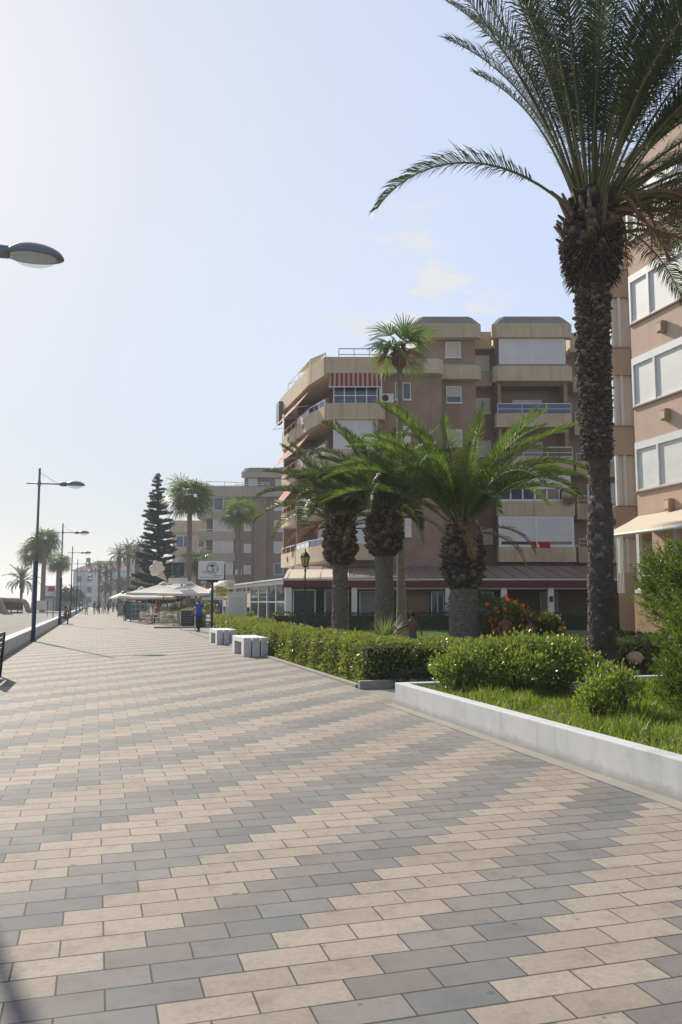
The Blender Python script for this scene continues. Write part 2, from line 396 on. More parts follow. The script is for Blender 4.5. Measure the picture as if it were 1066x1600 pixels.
M['tam'] = leaf_mat('feathery_conifer', (.035, .075, .014), (.12, .18, .03), .36, .5, .3)
M['pine'] = leaf_mat('norfolk_pine_needle', (.014, .032, .02), (.03, .055, .03), .15, .6, .3)
M['flowerleaf'] = leaf_mat('hibiscus_leaf', (.05, .09, .016), (.12, .16, .03), .35, .38, .5)
M['petal'] = leaf_mat('orange_petal', (.75, .13, .02), (.85, .27, .04), .3, .6, .2)
M['petaly'] = leaf_mat('yellow_petal', (.78, .36, .03), (.80, .45, .06), .3, .6, .2)
M['grass'] = leaf_mat('grass_blade', (.075, .15, .016), (.17, .235, .04), .42, .45, .4, tint=(.9, (.30, .27, .10)))
M['grasslawn'] = leaf_mat('lawn_blade', (.055, .115, .016), (.10, .165, .03), .35, .5, .3)
M['twig'] = mat('twig_bark', (.10, .075, .05), .95, .3, 9)
M['yucca'] = leaf_mat('spiky_leaf', (.10, .15, .04), (.18, .24, .07), .3, .4, .5)
# ------------------------------------------------------------------ the setting
def sheet(name, poly, z, m, kind='structure'):
    b = MB(); b.add([(*p, z) for p in poly], [np.arange(len(poly))])
    o = b.build(name, m); o['kind'] = kind; return o
def slab(name, poly, z0, z1, m):
    o = MB().prism(poly, z0, z1).build(name, m); o['kind'] = 'structure'; return o
b = MB(); b.add([(-2.86, -60, -.02), (1200, -60, -.02), (1200, 1500, -.02), (-2.86, 1500, -.02)], [(0, 1, 2, 3)])
b.add([(-2.86, -60, -2), (1200, -60, -2), (1200, 1500, -2), (-2.86, 1500, -2)], [(3, 2, 1, 0)])
tag(b.build('ground', M['ground']), kind='structure')
sheet('promenade', [(-2.87, -12), (4.7, -12), (4.7, 15.2), (9.5, 15.2), (9.5, 64), (5.6, 64), (7.5, 130), (9, 262), (-3.5, 262), (-2.87, 150)], .0, M['paving'])
sheet('gutter', [(4.38, -6), (4.55, -6), (4.55, 12.5), (4.38, 12.5)], .004, M['strip'])
# beach: a slightly uneven sheet of dark sand falling to the sea
nx, ny = 40, 70
X = np.linspace(-75, -2.85, nx); Y = np.concatenate([np.linspace(-10, 120, 45), np.linspace(128, 420, ny - 45)])
gx, gy = np.meshgrid(X, Y); gz = -.05 - .012 * (-2.85 - gx) + rng.normal(0, .035, gx.shape); gz[:, -1] = -.03; gz = np.maximum(gz, -1.0); gz[:, :4] = -1.05
ii = np.arange(ny - 1)[:, None] * nx + np.arange(nx - 1)[None]
b = MB(); b.add(np.stack([gx, gy, gz + .06], -1), [np.stack([ii, ii + 1, ii + nx + 1, ii + nx], -1).reshape(-1, 4)])
tag(b.build('beach', M['sand'], smooth=True), kind='structure')
m, t, bb = new_mat('sea_water'); bb.inputs['Base Color'].default_value = (.05, .13, .17, 1); bb.inputs['Roughness'].default_value = .12
bumpn(t, bb, noise(t, geo_pos(t), .5, 5, .6), .7, .25)
sheet('sea', [(-1500, -60), (-60, -60), (-60, 420), (-2.7, 420), (-2.86, 1500), (-1500, 1500)], -.62, m)
# garden beds
slab('planter_soil', [(4.72, 4.0), (30, 4.0), (30, 12.2), (4.72, 12.25)], -.01, .24, M['soil'])
slab('lawn', [(5.0, 15.3), (30, 15.3), (26, 40.5), (9.0, 44.5), (6.3, 43.2), (5.5, 30)], -.01, .06, M['lawnbase'])
sheet('garden_path', [(9.5, 12.5), (40, 12.5), (40, 15.0), (9.5, 15.0)], .004, M['strip'])

# ------------------------------------------------------------------ low walls, kerbs, benches
tag(MB().box(-2.85, -2.5, -8, 80, -.4, .46).build('beach_wall', M['wallwhite'], bevel=.02),
    'long low white wall between the promenade and the grey beach', 'wall')
tag(MB().box(-2.85, -2.5, 82.5, 240, -.4, .45).build('beach_wall', M['wallwhite'], bevel=.02),
    'far stretch of low white wall beyond the second street lamp', 'wall')
b = MB(); b.prism([(4.55, -3), (4.72, -3), (4.72, 12.25), (12, 12.25), (12, 12.42), (4.55, 12.44)], -.02, .335)
tag(b.build('planter_wall', M['wallwhite'], bevel=.012), 'white painted planter wall with a sharp corner in front of the big palm', 'wall')
tag(MB().prism([(4.75, 14.86), (9.4, 14.98), (9.4, 15.12), (4.75, 15.02)], -.02, .13).build('hedge_kerb', M['kerb'], bevel=.012),
    'low grey concrete kerb along the near end of the clipped hedge', 'kerb')
tag(MB().box(4.72, 4.83, 15.04, 43.9, -.02, .06).build('hedge_kerb', M['kerb'], bevel=.01),
    'thin concrete edging along the promenade side of the clipped hedge', 'kerb')
def bench(x, y, label):
    r = thing('concrete_bench', (x, y, 0), label, 'bench', 'white slab benches by the hedge')
    for i in range(3):
        x0 = x + i * .255; x1 = x0 + .225
        b = MB(); Lq = 2.1
        pr = [(0, 0), (.42, 0), (.42, .40), (Lq - .42, .40), (Lq - .42, 0), (Lq, 0), (Lq, .55), (0, .55)]
        n = len(pr); V = [(x0, y + a, z) for a, z in pr] + [(x1, y + a, z) for a, z in pr]
        b.add(V, [np.arange(n), np.arange(n)[::-1] + n, [((i2 + 1) % n, i2, i2 + n, (i2 + 1) % n + n) for i2 in range(n)]])
        b.build('slab', M['bench'], r, bevel=.012)
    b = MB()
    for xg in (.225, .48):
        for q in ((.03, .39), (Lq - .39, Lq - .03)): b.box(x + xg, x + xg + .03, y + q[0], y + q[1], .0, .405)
    build_each(b, 'gap_shade', M['bluepole'], r)  # dark navy plates added in the slots, standing in for their shade
    return r
bench(4.16, 24.1, 'white concrete bench of three slabs nearer to the viewer beside the hedge')
bench(4.36, 31.1, 'white concrete bench of three slabs farther along by the gap in the hedge')

# ------------------------------------------------------------------ street lamps
def lamp(y, label):
    x = -2.4
    r = thing('street_lamp', (x, y, 0), label, 'street lamp', 'street lamps along the beach wall')
    b = MB(); b.lathe([(.13, 0), (.13, .03), (.085, .05), (.085, 3.2), (.075, 3.25)], (x, y), 14); b.build('lower_post', M['bluepole'], r, True)
    b = MB(); b.lathe([(.055, 3.24), (.045, 7.1), (.0, 7.12)], (x, y), 12); b.build('upper_post', M['steel'], r, True)
    b = MB(); b.tube([(x - .5, y, 6.46), (x + 1.0, y, 6.47)], [.028, .028], 10); b.lathe([(.065, 6.36), (.065, 6.56)], (x, y), 12)
    a = b.build('arm', M['steel'], r, True)
    MB().tube([(x, y, 6.92), (x + .75, y, 6.48)], .008, 6).build('stay_cable', M['steel'], a)
    h = MB(); h.tube([(x + .78, y, 6.47), (x + .82, y, 6.47), (x + .9, y, 6.475), (x + 1.08, y, 6.475), (x + 1.1, y, 6.475)], [.03, .075, .095, .09, .05], 12)
    V = []; nu, nv = 22, 8                                   # flattened teardrop hood
    for i in range(nv + 1):
        a_ = math.pi / 2 * i / nv
        for j in range(nu):
            p = 2 * math.pi * j / nu; ex = math.cos(p)
            V.append((x + 1.42 + ex * math.cos(a_) * .40, y + math.sin(p) * math.cos(a_) * .25 * (1 - .12 * ex), 6.44 + .19 * math.sin(a_)))
    f = [(i * nu + j, i * nu + (j + 1) % nu, (i + 1) * nu + (j + 1) % nu, (i + 1) * nu + j) for i in range(nv) for j in range(nu)]
    h.add(V, [f, np.arange(nu)[::-1]])
    hd = h.build('lamp_head', M['lampgrey'], r, True)
    b = MB(); b.ell((x + 1.40, y, 6.437), (.34, .205, .008), 22, 6); b.build('reflector', M['lens'], hd, True)
    b = MB(); b.ell((x + 1.42, y, 6.43), (.30, .175, .13), 22, 10); b.build('lens_bowl', M['lensclear'], hd, True)
    return r
L0 = lamp(12.0, 'nearest street lamp whose grey head reaches in at the upper left')
for i, s_ in enumerate(('tall street lamp at the near end of the visible beach wall', 'second full street lamp standing by the dark bench on the wall side',
          'third street lamp back from the front behind the dark bench', 'fourth street lamp back in the receding row', 'fifth street lamp back in the receding row',
          'sixth street lamp back in the receding row near the far white building', 'seventh street lamp back in the receding row', 'last tiny street lamp before the far white building')):
    copy_tree(L0, loc=(-2.4, 36.07 + 25.4 * i, 0), label=s_)
def classic_lamp(x, y, label):
    r = thing('lantern_post', (x, y, 0), label, 'lantern')
    b = MB(); b.lathe([(.11, 0), (.11, .25), (.06, .32), (.05, 1.1), (.035, 1.2), (.03, 2.9), (.06, 2.95), (.03, 3.0), (.03, 3.05)], (x, y), 12); b.build('post', M['black'], r, True)
    b = MB(); b.lathe([(.02, 3.05), (.12, 3.12), (.12, 3.14)], (x, y), 6); b.lathe([(.23, 3.52), (.2, 3.58), (.09, 3.74), (.03, 3.78), (.03, 3.86), (0, 3.9)], (x, y), 6)
    for k in range(6):
        p = 2 * math.pi * k / 6; b.bar((x + .12 * math.cos(p), y + .12 * math.sin(p), 3.13), (x + .21 * math.cos(p), y + .21 * math.sin(p), 3.53), .02)
    c = b.build('lantern_cage', M['black'], r)
    MB().lathe([(.11, 3.14), (.2, 3.52)], (x, y), 6).build('lantern_glass', mat('amber_lantern_glass', (.50, .38, .16), .3, .1, 4), c)
classic_lamp(8.7, 35.0, 'old fashioned black lantern on a slim post in the garden by the first fat palm')

# ------------------------------------------------------------------ foliage helpers
def unit(v): return v / (np.linalg.norm(v, axis=-1, keepdims=True) + 1e-9)
def leaves(b, P, N, size, aspect=.5, mi=0, spread=.8, up=.0):
    """one small folded leaf per point, turned around the outward direction N"""
    n = len(P); D = unit(N + rng.normal(0, spread, (n, 3)) + np.array((0, 0, up)))
    Q = unit(np.cross(D, rng.normal(0, 1, (n, 3)))); U = np.cross(Q, D)
    s = (size * rng.uniform(.65, 1.3, n))[:, None]
    V = np.stack([P, P + D * s * .5 + Q * s * aspect * .5 + U * s * .08, P + D * s, P + D * s * .5 - Q * s * aspect * .5 + U * s * .08], 1)
    k = np.arange(n)[:, None] * 4
    b.add(V.reshape(-1, 3), [np.concatenate([k, k + 1, k + 2, k + 3], 1)], mi)
def blades(b, P, h, w, mi=0, lean=.35):
    n = len(P); D = unit(np.concatenate([rng.normal(0, lean, (n, 2)), np.ones((n, 1))], 1))
    a = rng.uniform(0, 2 * np.pi, n); Q = np.stack([np.cos(a), np.sin(a), 0 * a], -1)
    hh = (h * rng.uniform(.5, 1.25, n))[:, None]; ww = (w * rng.uniform(.7, 1.2, n))[:, None]
    T = unit(D + np.concatenate([rng.normal(0, .5, (n, 2)), np.zeros((n, 1))], 1))
    mid = P + D * hh * .55
    V = np.stack([P - Q * ww / 2, P + Q * ww / 2, mid + Q * ww * .4, mid - Q * ww * .4, mid + T * hh * .5], 1)
    k = np.arange(n)[:, None] * 5
    b.add(V.reshape(-1, 3), [np.concatenate([k, k + 1, k + 2, k + 3], 1), np.concatenate([k + 3, k + 2, k + 4], 1)], mi)
def hedge(name, a, c, width, z0, z1, dens, size, label, leafm='hedge', core=.12, group='clipped hedges', wob=.05):
    a, c = np.array(a, float), np.array(c, float); L_ = np.linalg.norm(c - a); d = (c - a) / L_; q = np.array((-d[1], d[0]))
    H = z1 - z0
    r = thing(name, (*(a + c) / 2, z0), label, 'hedge', group)
    n = int(dens * (2 * L_ * H + L_ * width + 2 * width * H))
    pr = np.array([L_ * H, L_ * H, L_ * width * 1.2, width * H, width * H]); side = rng.choice(5, n, p=pr / pr.sum())
    u, v = rng.uniform(0, 1, n), rng.uniform(0, 1, n)
    al = np.where(side >= 3, np.where(side == 3, 0, L_), u * L_)
    ac = np.select([side == 0, side == 1, side == 2], [-width / 2 + 0 * u, width / 2 + 0 * u, (v - .5) * width], (u - .5) * width)
    z = np.where(side == 2, H, v * H)
    nl = np.select([side == 3, side == 4], [-1., 1.], 0.); na = np.select([side == 0, side == 1], [-1., 1.], 0.); nz_ = np.where(side == 2, 1., 0.)
    dep = rng.exponential(.035, n) - wob * (np.sin(al * 2.3) * .5 + np.sin(al * 5.1 + z * 4) * .35 + np.sin(z * 7 + ac * 5) * .3)
    dep = np.where(rng.random(n) < .05, dep - rng.uniform(.02, .09, n), dep)
    al, ac, z = al - nl * dep, ac - na * dep, z - nz_ * dep
    P = np.concatenate([a + d * al[:, None] + q * ac[:, None], (z0 + z)[:, None]], 1)
    N = np.concatenate([d * nl[:, None] + q * na[:, None], nz_[:, None]], 1)
    b = MB(); leaves(b, P, N, size, .55, 0, .75, .35); b.build('foliage', M[leafm], r)
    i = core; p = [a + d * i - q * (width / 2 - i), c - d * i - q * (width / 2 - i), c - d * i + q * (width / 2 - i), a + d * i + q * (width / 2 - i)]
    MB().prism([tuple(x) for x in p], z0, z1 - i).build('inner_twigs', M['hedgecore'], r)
    return r
def bush(name, blobs, n, size, label, leafm='shrub', cat='shrub', group=None, fill=.55, spread=.8, up=.45, aspect=.5, stems=True, extra=None):
    c0 = np.array(blobs[0][:3], float); zb = min(q[2] - q[5] for q in blobs)
    r = thing(name, (c0[0], c0[1], max(zb, 0)), label, cat, group)
    vol = np.array([q[3] * q[4] + q[4] * q[5] + q[3] * q[5] for q in blobs]); cnt = (n * vol / vol.sum()).astype(int)
    b = MB(); PP = []
    for q, k in zip(blobs, cnt):
        c, rad = np.array(q[:3]), np.array(q[3:6])
        # sprigs: leaf clusters spread through the outer part of the blob
        ks = max(k // 14, 3); D = unit(rng.normal(0, 1, (ks, 3))); D[:, 2] = np.abs(D[:, 2]) * np.where(rng.random(ks) < .8, 1, -1)
        rr = fill + (1.04 - fill) * rng.random(ks) ** .6; S = D * rr[:, None]
        j = rng.integers(0, ks, k); P = c + (S[j]) * rad + rng.normal(0, size * .9, (k, 3))
        N = unit(D[j] / rad * rad.mean()); ok = P[:, 2] > zb + .02
        leaves(b, P[ok], N[ok], size, aspect, 0, spread, up); PP.append((P[ok], N[ok]))
    b.build('foliage', M[leafm], r)
    if stems:
        s = MB()
        for q in blobs:
            for _ in range(7):
                d = unit(np.array((rng.normal(0, .5), rng.normal(0, .5), 1.))); e = np.array(q[:3]) + d * np.array(q[3:6]) * .75
                s.tube([(q[0] + rng.normal(0, .07), q[1] + rng.normal(0, .07), zb), (np.array((q[0], q[1], zb)) + e) / 2 + rng.normal(0, .03, 3), e], [.02, .013, .005], 5)
        s.build('stem', M['twig'], r)
    if extra:
        P = np.concatenate([p for p, _ in PP]); N = np.concatenate([q for _, q in PP])
        for nm, mt, cnt_, sz in extra:
            for q in rng.choice(len(P), cnt_, replace=False):
                fb = MB(); c_ = P[q] + N[q] * .07; C_ = np.repeat(c_[None], 7, 0); leaves(fb, C_, np.repeat(N[q][None], 7, 0), sz, .85, 0, .75, .2)
                k = np.concatenate(fb.V); fb.V = [k]; fb.build(nm, M[mt], r)
    return r

# ------------------------------------------------------------------ palms
def frond(b, base, az, e0, L_, droop, nl, ll, lw, ml=0, mr=1, curl=0., lift=.35, start=.16, sag=.30, rr=.032, pw=1.35):
    K = 18; t = np.linspace(0, 1, K); e = e0 - droop * t ** pw; A = az + curl * t ** 2
    d = np.stack([np.cos(e) * np.cos(A), np.cos(e) * np.sin(A), np.sin(e)], -1)
    P = np.array(base) + np.concatenate([np.zeros((1, 3)), np.cumsum((d[1:] + d[:-1]) / 2 * L_ / (K - 1), 0)])
    b.tube(P, np.linspace(rr, .004, K), 5, mr, False)
    tt = np.linspace(start, 1, nl); tt = np.clip(tt + rng.normal(0, .15 / nl, nl), start, 1)
    Pi = np.stack([np.interp(tt, t, P[:, k]) for k in range(3)], -1); Ti = unit(np.stack([np.interp(tt, t, d[:, k]) for k in range(3)], -1))
    Ai = np.interp(tt, t, A); S = np.stack([-np.sin(Ai), np.cos(Ai), 0 * Ai], -1); N = np.cross(Ti, S)
    u = (tt - start) / (1 - start)
    prof = np.clip(np.minimum(.35 + u * 3.2, 1.12 - .72 * u ** 2.2), .25, 1)
    ang = np.radians(60 - 40 * u ** 1.2)
    for sd_ in (1, -1):
        n = nl; lf = lift + rng.normal(0, .12, n)
        D = unit(Ti * np.cos(ang)[:, None] + S * (sd_ * np.sin(ang))[:, None] + N * lf[:, None] + rng.normal(0, .05, (n, 3)))
        l = (ll * prof * rng.uniform(.88, 1.1, n))[:, None]; Q = unit(Ti - D * (Ti * D).sum(1, keepdims=True))
        D2 = unit(D + np.array((0, 0, -sag)) * rng.uniform(.5, 1.5, (n, 1)))
        w = lw * rng.uniform(.85, 1.15, (n, 1))
        m1 = Pi + D * l * .5; m2 = m1 + D2 * l * .5
        V = np.stack([Pi - Q * w * .3, Pi + Q * w * .3, m1 + Q * w * .5, m1 - Q * w * .5, m2], 1)
        k = np.arange(n)[:, None] * 5
        b.add(V.reshape(-1, 3), [np.concatenate([k, k + 1, k + 2, k + 3], 1), np.concatenate([k + 3, k + 2, k + 4], 1)], ml)
    return P
def boots(b, path, zr, rad, n, size, outw=.12, mi=0):
    """stubs of cut leaf bases standing out of a trunk. path(z) -> centre, rad(z) -> radius"""
    z = rng.uniform(zr[0], zr[1], n); k = np.arange(n); z = np.sort(z); a = k * 2.39996 + rng.normal(0, .5, n)
    C_ = np.array([path(q) for q in z]); r = np.array([rad(q) for q in z])
    O = np.stack([np.cos(a), np.sin(a), 0 * a], -1); T = np.stack([-np.sin(a), np.cos(a), 0 * a], -1); U = np.array((0, 0, 1.))
    P = C_ + O * (r * .97)[:, None]; s = (size * rng.uniform(.45, 1.5, n))[:, None]; o = outw * rng.uniform(.5, 1.3, (n, 1))
    tip = P + O * o + U * s * rng.uniform(.25, .6, (n, 1)) + T * rng.normal(0, .1, (n, 1)) * s
    V = np.stack([P - T * s * .55, P + T * s * .55, P + T * s * .32 + U * s * .9, P - T * s * .32 + U * s * .9, tip - T * s * .26, tip + T * s * .26, tip + T * s * .16 + U * s * .22, tip - T * s * .16 + U * s * .22], 1)
    kk = k[:, None] * 8; q = lambda *i: np.concatenate([kk + x for x in i], 1)
    b.add(V.reshape(-1, 3), [q(4, 5, 6, 7), q(0, 1, 5, 4), q(1, 2, 6, 5), q(2, 3, 7, 6), q(3, 0, 4, 7)], mi)
def trunk_path(pts):
    pts = np.array(pts, float)
    return lambda z: np.array([np.interp(z, pts[:, 2], pts[:, 0]), np.interp(z, pts[:, 2], pts[:, 1]), z])
def ringed(b, path, rad, z0, z1, dz, n, amp, mi=0, jit=.03, pitch=.11):
    z = np.arange(z0, z1 + dz / 2, dz); pts = np.array([path(q) for q in z]); r = np.array([rad(q) for q in z]) * (1 + amp * ((z / pitch) % 1.0))
    b.tube(pts, r, n, mi, True, jit)
def canary_palm(name, x, y, zb, ztb, zcr, rt, rb, fronds, label, L_=3.6, seed=1, tone='frondgreen'):
    """zb ground, ztb bottom of the swollen head, zcr crown base; fronds: list of (azimuth deg, elevation deg, length factor, droop)"""
    global rng
    keep = rng; rng = np.random.default_rng(seed)
    r = thing(name, (x, y, zb), label, 'palm tree', 'stout palms on the lawn')
    path = lambda z: np.array((x, y, z)); rad = lambda z: rt * (1 + .28 * math.exp(-(z - zb) / .25)) * (1 + .06 * math.sin(z * 2))
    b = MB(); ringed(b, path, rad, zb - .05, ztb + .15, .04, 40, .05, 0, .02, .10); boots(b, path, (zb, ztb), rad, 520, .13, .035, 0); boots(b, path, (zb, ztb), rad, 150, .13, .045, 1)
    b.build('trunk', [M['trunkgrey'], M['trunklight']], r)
    hr = lambda z: rb * (.62 + .52 * math.sin(math.pi * min(1, max(0, (z - ztb) / (zcr - ztb) * .78 + .16))))
    b = MB(); z = np.linspace(ztb - .05, zcr + .15, 26); b.tube([(x, y, q) for q in z], [hr(q) * .95 for q in z], 30, 0, True, .03)
    boots(b, path, (ztb - .02, zcr + .1), hr, 190, .24, .13, 0); boots(b, path, (ztb - .02, zcr + .1), hr, 110, .22, .19, 1)
    b.build('leaf_base_head', [M['bootdark'], M['boot']], r)
    b = MB()
    for (az, el_, lf, dr) in fronds:
        a = R_(az); o = .16
        frond(b, (x + o * math.cos(a), y + o * math.sin(a), zcr + rng.uniform(-.05, .25)), a, R_(el_), L_ * lf, R_(dr), 98, .54, .025, curl=rng.normal(0, .2), lift=.55, start=.15, sag=.4, rr=.032, pw=1.5)
    b.build('crown', [M[tone], M['rachis']], r)
    for k in range(4):
        d_ = MB(); a = rng.uniform(0, 6.28); frond(d_, (x + .3 * math.cos(a), y + .3 * math.sin(a), zcr - .1), a, R_(rng.uniform(5, 30)), L_ * rng.uniform(.5, .75), R_(rng.uniform(70, 100)), 44, .4, .022, 0, 0, sag=.9, rr=.028)
        d_.build('dead_frond', M['dead'], r)
    rng = keep; return r
def ring_fronds(n, seed, els=(78, 5), dr=(25, 95), lf=(.8, 1.1)):
    g = np.random.default_rng(seed); o = []
    for k in range(n):
        f = k / (n - 1); o.append((k * 137.5 + g.normal(0, 8), els[0] + (els[1] - els[0]) * f ** .9 + g.normal(0, 6), g.uniform(*lf), dr[0] + (dr[1] - dr[0]) * f + g.normal(0, 8)))
    return o
def fan_palm(name, x, y, zb, zc, r0, r1, label, nl=34, size=1.0, seed=3, nseg=22, droop=.75):
    global rng
    keep = rng; rng = np.random.default_rng(seed)
    r = thing(name, (x, y, zb), label, 'palm tree')
    path = lambda z: np.array((x, y, z)); rad = lambda z: r0 + (r1 - r0) * ((z - zb) / (zc - zb)) ** .6 + .35 * r0 * math.exp(-(z - zb) / .5)
    b = MB(); ringed(b, path, rad, zb - .05, zc - .2, .06, 18, .03, 0, .015, .12); b.build('trunk', M['washtrunk'], r)
    b = MB(); hr = lambda z: r1 * (1.1 + 1.3 * math.sin(math.pi * min(1, max(0, (z - zc + .95) / 1.15)))); z = np.linspace(zc - .95, zc + .2, 12)
    b.tube([(x, y, q) for q in z], [hr(q) for q in z], 14, 0, True, .05); boots(b, path, (zc - .9, zc + .15), hr, 110, .13 * size, .11 * size, 0); b.build('leaf_base_head', M['boot'], r)
    b = MB()
    for k in range(nl):
        f = k / (nl - 1); a = k * 2.39996 + rng.normal(0, .15); e0 = R_(85 - 112 * f ** .85 + rng.normal(0, 6)); Lp = size * rng.uniform(.3, .85)
        K = 8; t = np.linspace(0, 1, K); e = e0 - R_(28) * t
        d = np.stack([np.cos(e) * math.cos(a), np.cos(e) * math.sin(a), np.sin(e)], -1)
        P = np.array((x + .08 * math.cos(a), y + .08 * math.sin(a), zc + .05)) + np.concatenate([np.zeros((1, 3)), np.cumsum(d[1:] * Lp / (K - 1), 0)])
        b.tube(P, np.linspace(.022, .012, K) * size, 5, 1, False)
        D = d[-1]; S = np.array((-math.sin(a), math.cos(a), 0)); tw = rng.normal(0, .6); Nn = np.cross(D, S); S = S * math.cos(tw) + Nn * math.sin(tw)
        w = np.linspace(-1.35, 1.35, nseg) + rng.normal(0, .03, nseg); Ls = size * rng.uniform(.95, 1.2) * (1 - .16 * np.abs(w / 1.35) ** 2) * rng.uniform(.9, 1.08, nseg)
        dirs = unit(D * np.cos(w)[:, None] + S * np.sin(w)[:, None] + np.array((0, 0, .05)))
        wid = .066 * size; Q = unit(np.cross(dirs, np.cross(D, S)))
        mid = P[-1] + dirs * (Ls * .55)[:, None]; end = mid + unit(dirs + np.array((0, 0, -droop)) * rng.uniform(.5, 1.5, (nseg, 1))) * (Ls * .42)[:, None]
        end2 = end + np.array((0, 0, -1.)) * (Ls * .2 * droop * rng.uniform(.4, 1.6, nseg))[:, None]
        V = np.stack([np.repeat(P[-1][None], nseg, 0) - Q * .008, np.repeat(P[-1][None], nseg, 0) + Q * .008, mid + Q * wid * .5, mid - Q * wid * .5, end + Q * wid * .16, end - Q * wid * .16, end2], 1)
        kk = np.arange(nseg)[:, None] * 7; q = lambda *i: np.concatenate([kk + j for j in i], 1)
        b.add(V.reshape(-1, 3), [q(0, 1, 2, 3), q(3, 2, 4, 5), q(5, 4, 6)], 0 if f < .93 else 2)
    b.build('crown', [M['fan'], M['rachis'], M['dead']], r)
    rng = keep; return r
# ------------------------------------------------------------------ buildings
def window(root, fr, s0, s1, z0, z1, w, fill='shut', n=1, fw=.06, frm='white', depth=.09, sill=True, open_=0.0, split=None, cross=None):
    """frame standing a little proud of the wall plane w (the wall is in front of nothing), with shutter or panes inside"""
    b = MB(fr); y0, y1 = w - depth, w + .03
    b.box(s0, s0 + fw, y0, y1, z0, z1); b.box(s1 - fw, s1, y0, y1, z0, z1)
    b.box(s0 + fw, s1 - fw, y0, y1, z1 - fw, z1); b.box(s0 + fw, s1 - fw, y0, y1, z0, z0 + fw)
    for k in range(1, n):
        c = s0 + (s1 - s0) * k / n; b.box(c - fw * .5, c + fw * .5, y0, y1, z0 + fw, z1 - fw)
    if cross: b.box(s0 + fw, s1 - fw, y0 + .01, y1, cross - .03, cross + .03)
    if sill: b.box(s0 - .06, s1 + .06, y0 - .06, y1, z0 - .05, z0 - .002)
    f = b.build('window', M[frm], root)
    zs = z0 + fw + (z1 - z0 - 2 * fw) * open_
    if fill in ('glass', 'glassblue', 'glassclear'):
        MB(fr).box(s0 + fw, s1 - fw, y0 + .045, y1 - .01, z0 + fw, z1 - fw).build('pane', M[fill], f)
    else:
        MB(fr).box(s0 + fw, s1 - fw, y0 + .025, y1 - .01, zs, z1 - fw).build('shutter', M[fill], f)
        if open_ > 0: MB(fr).box(s0 + fw, s1 - fw, y0 + .06, y1 - .01, z0 + fw, zs).build('pane', M['glassblue'], f)
    return f
def railing(root, fr, s0, s1, w, z0, z1, posts=3, glass=None, t=.03, m='white', mid=1, name='railing'):
    b = MB(fr); b.bar((s0, w, z1), (s1, w, z1), .05, .05)
    for k in range(mid): zz = z0 + (z1 - z0) * (k + .5) / (mid + .0001) * .9; b.bar((s0, w, zz), (s1, w, zz), t, t)
    for k in range(posts + 1): s_ = s0 + (s1 - s0) * k / posts; b.bar((s_, w, z0), (s_, w, z1), t, t)
    o = b.build(name, M[m], root)
    if glass: MB(fr).box(s0 + .02, s1 - .02, w - .008, w + .008, z0 + .03, z1 - .03).build('pane', M[glass], o)
    return o
def chamfer_box(b, s0, s1, w0, w1, z0, z1, c, ctop=0.0, mi=0):
    """ledge whose front corners are cut off; ctop > 0 slopes the upper rim back on the ends and front"""
    zt = z1 - ctop
    lo = [(s0, w1), (s0, w0 + c), (s0 + c, w0), (s1 - c, w0), (s1, w0 + c), (s1, w1)]
    b.prism(lo, z0, zt, mi)
    if ctop:
        k = ctop * 1.0; hi = [(s0 + k, w1), (s0 + k, w0 + c + k * .4), (s0 + c + k, w0 + k * .45), (s1 - c - k, w0 + k * .45), (s1 - k, w0 + c + k * .4), (s1 - k, w1)]
        n = 6; b.add([(*p, zt + .002) for p in lo] + [(*p, z1) for p in hi], [np.arange(n) + n, [(i, (i + 1) % n, (i + 1) % n + n, i + n) for i in range(n)]], 1, True)

# ---- the big six-storey block in the middle
FL = [4.18, 7.2, 10.2, 13.15, 16.25]
A = thing('apartment_building', (14, 50.1, 0), 'large stepped beige and rose brown apartment block with red striped awnings behind the fat palms', 'apartment block')
F0 = frame(14.0, 50.1, -16.43)           # s along the front, w into the block
FS = frame(13.4, 61.2, -90)              # the side towards the sea, s comes nearer
LG = [M['ledge'], M['ledge_top']]
b = MB(F0)
b.box(.5, 7.3, .7, 14, 0, 16.24)
b.box(7.3, 9.75, 2.0, 14, 0, 19.06); b.box(5.9, 7.3, 2.0, 14, 16.26, 19.06)
b.box(9.75, 11.3, 4.0, 14, 0, 19.3)
b.box(11.3, 16.0, 4.0, 14, 0, 19.27); b.box(16.0, 30, 6.2, 14, 0, 19.3)
b.box(11.3, 11.5, 2.4, 4.0, 4.2, 16.2); b.box(15.75, 15.98, 2.4, 4.0, 7.3, 16.2)
b.build('wall', M['rose'], A)
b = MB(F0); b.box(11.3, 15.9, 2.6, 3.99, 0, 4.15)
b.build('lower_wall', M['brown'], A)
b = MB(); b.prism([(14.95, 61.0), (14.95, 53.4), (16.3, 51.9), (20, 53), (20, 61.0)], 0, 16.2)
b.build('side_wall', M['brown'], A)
# left bay, roof ledges
b = MB(F0)
for z in FL[:4]: chamfer_box(b, -.25, 3.55, -.35, .69, z, z + 1.04, .12, 0)
chamfer_box(b, -.35, 3.6, 0.0, .69, 16.25, 17.33, .1, .0)
chamfer_box(b, 3.62, 7.35, -.02, .69, 16.25, 17.36, .3, .16)
b.box(.2, 7.0, .72, 13, 16.25, 16.7)
chamfer_box(b, 7.0, 10.05, 1.4, 1.99, 16.26, 17.36, .3, .15)
chamfer_box(b, 5.4, 10.1, 1.35, 1.99, 19.08, 20.58, .3, .55); b.box(5.9, 9.7, 2.0, 12, 19.08, 20.5)
b.box(9.8, 11.1, 3.3, 3.99, 16.27, 17.35); b.box(9.9, 11.1, 3.3, 3.99, 18.9, 20.1)
for z in FL[:4]: chamfer_box(b, 11.05, 16.15, 2.0, 2.58, z, z + (.98 if z < 13 else .92), .08, 0)
for z in FL[1:]: b.box(11.3, 15.98, 2.6, 3.98, z, z + .16)
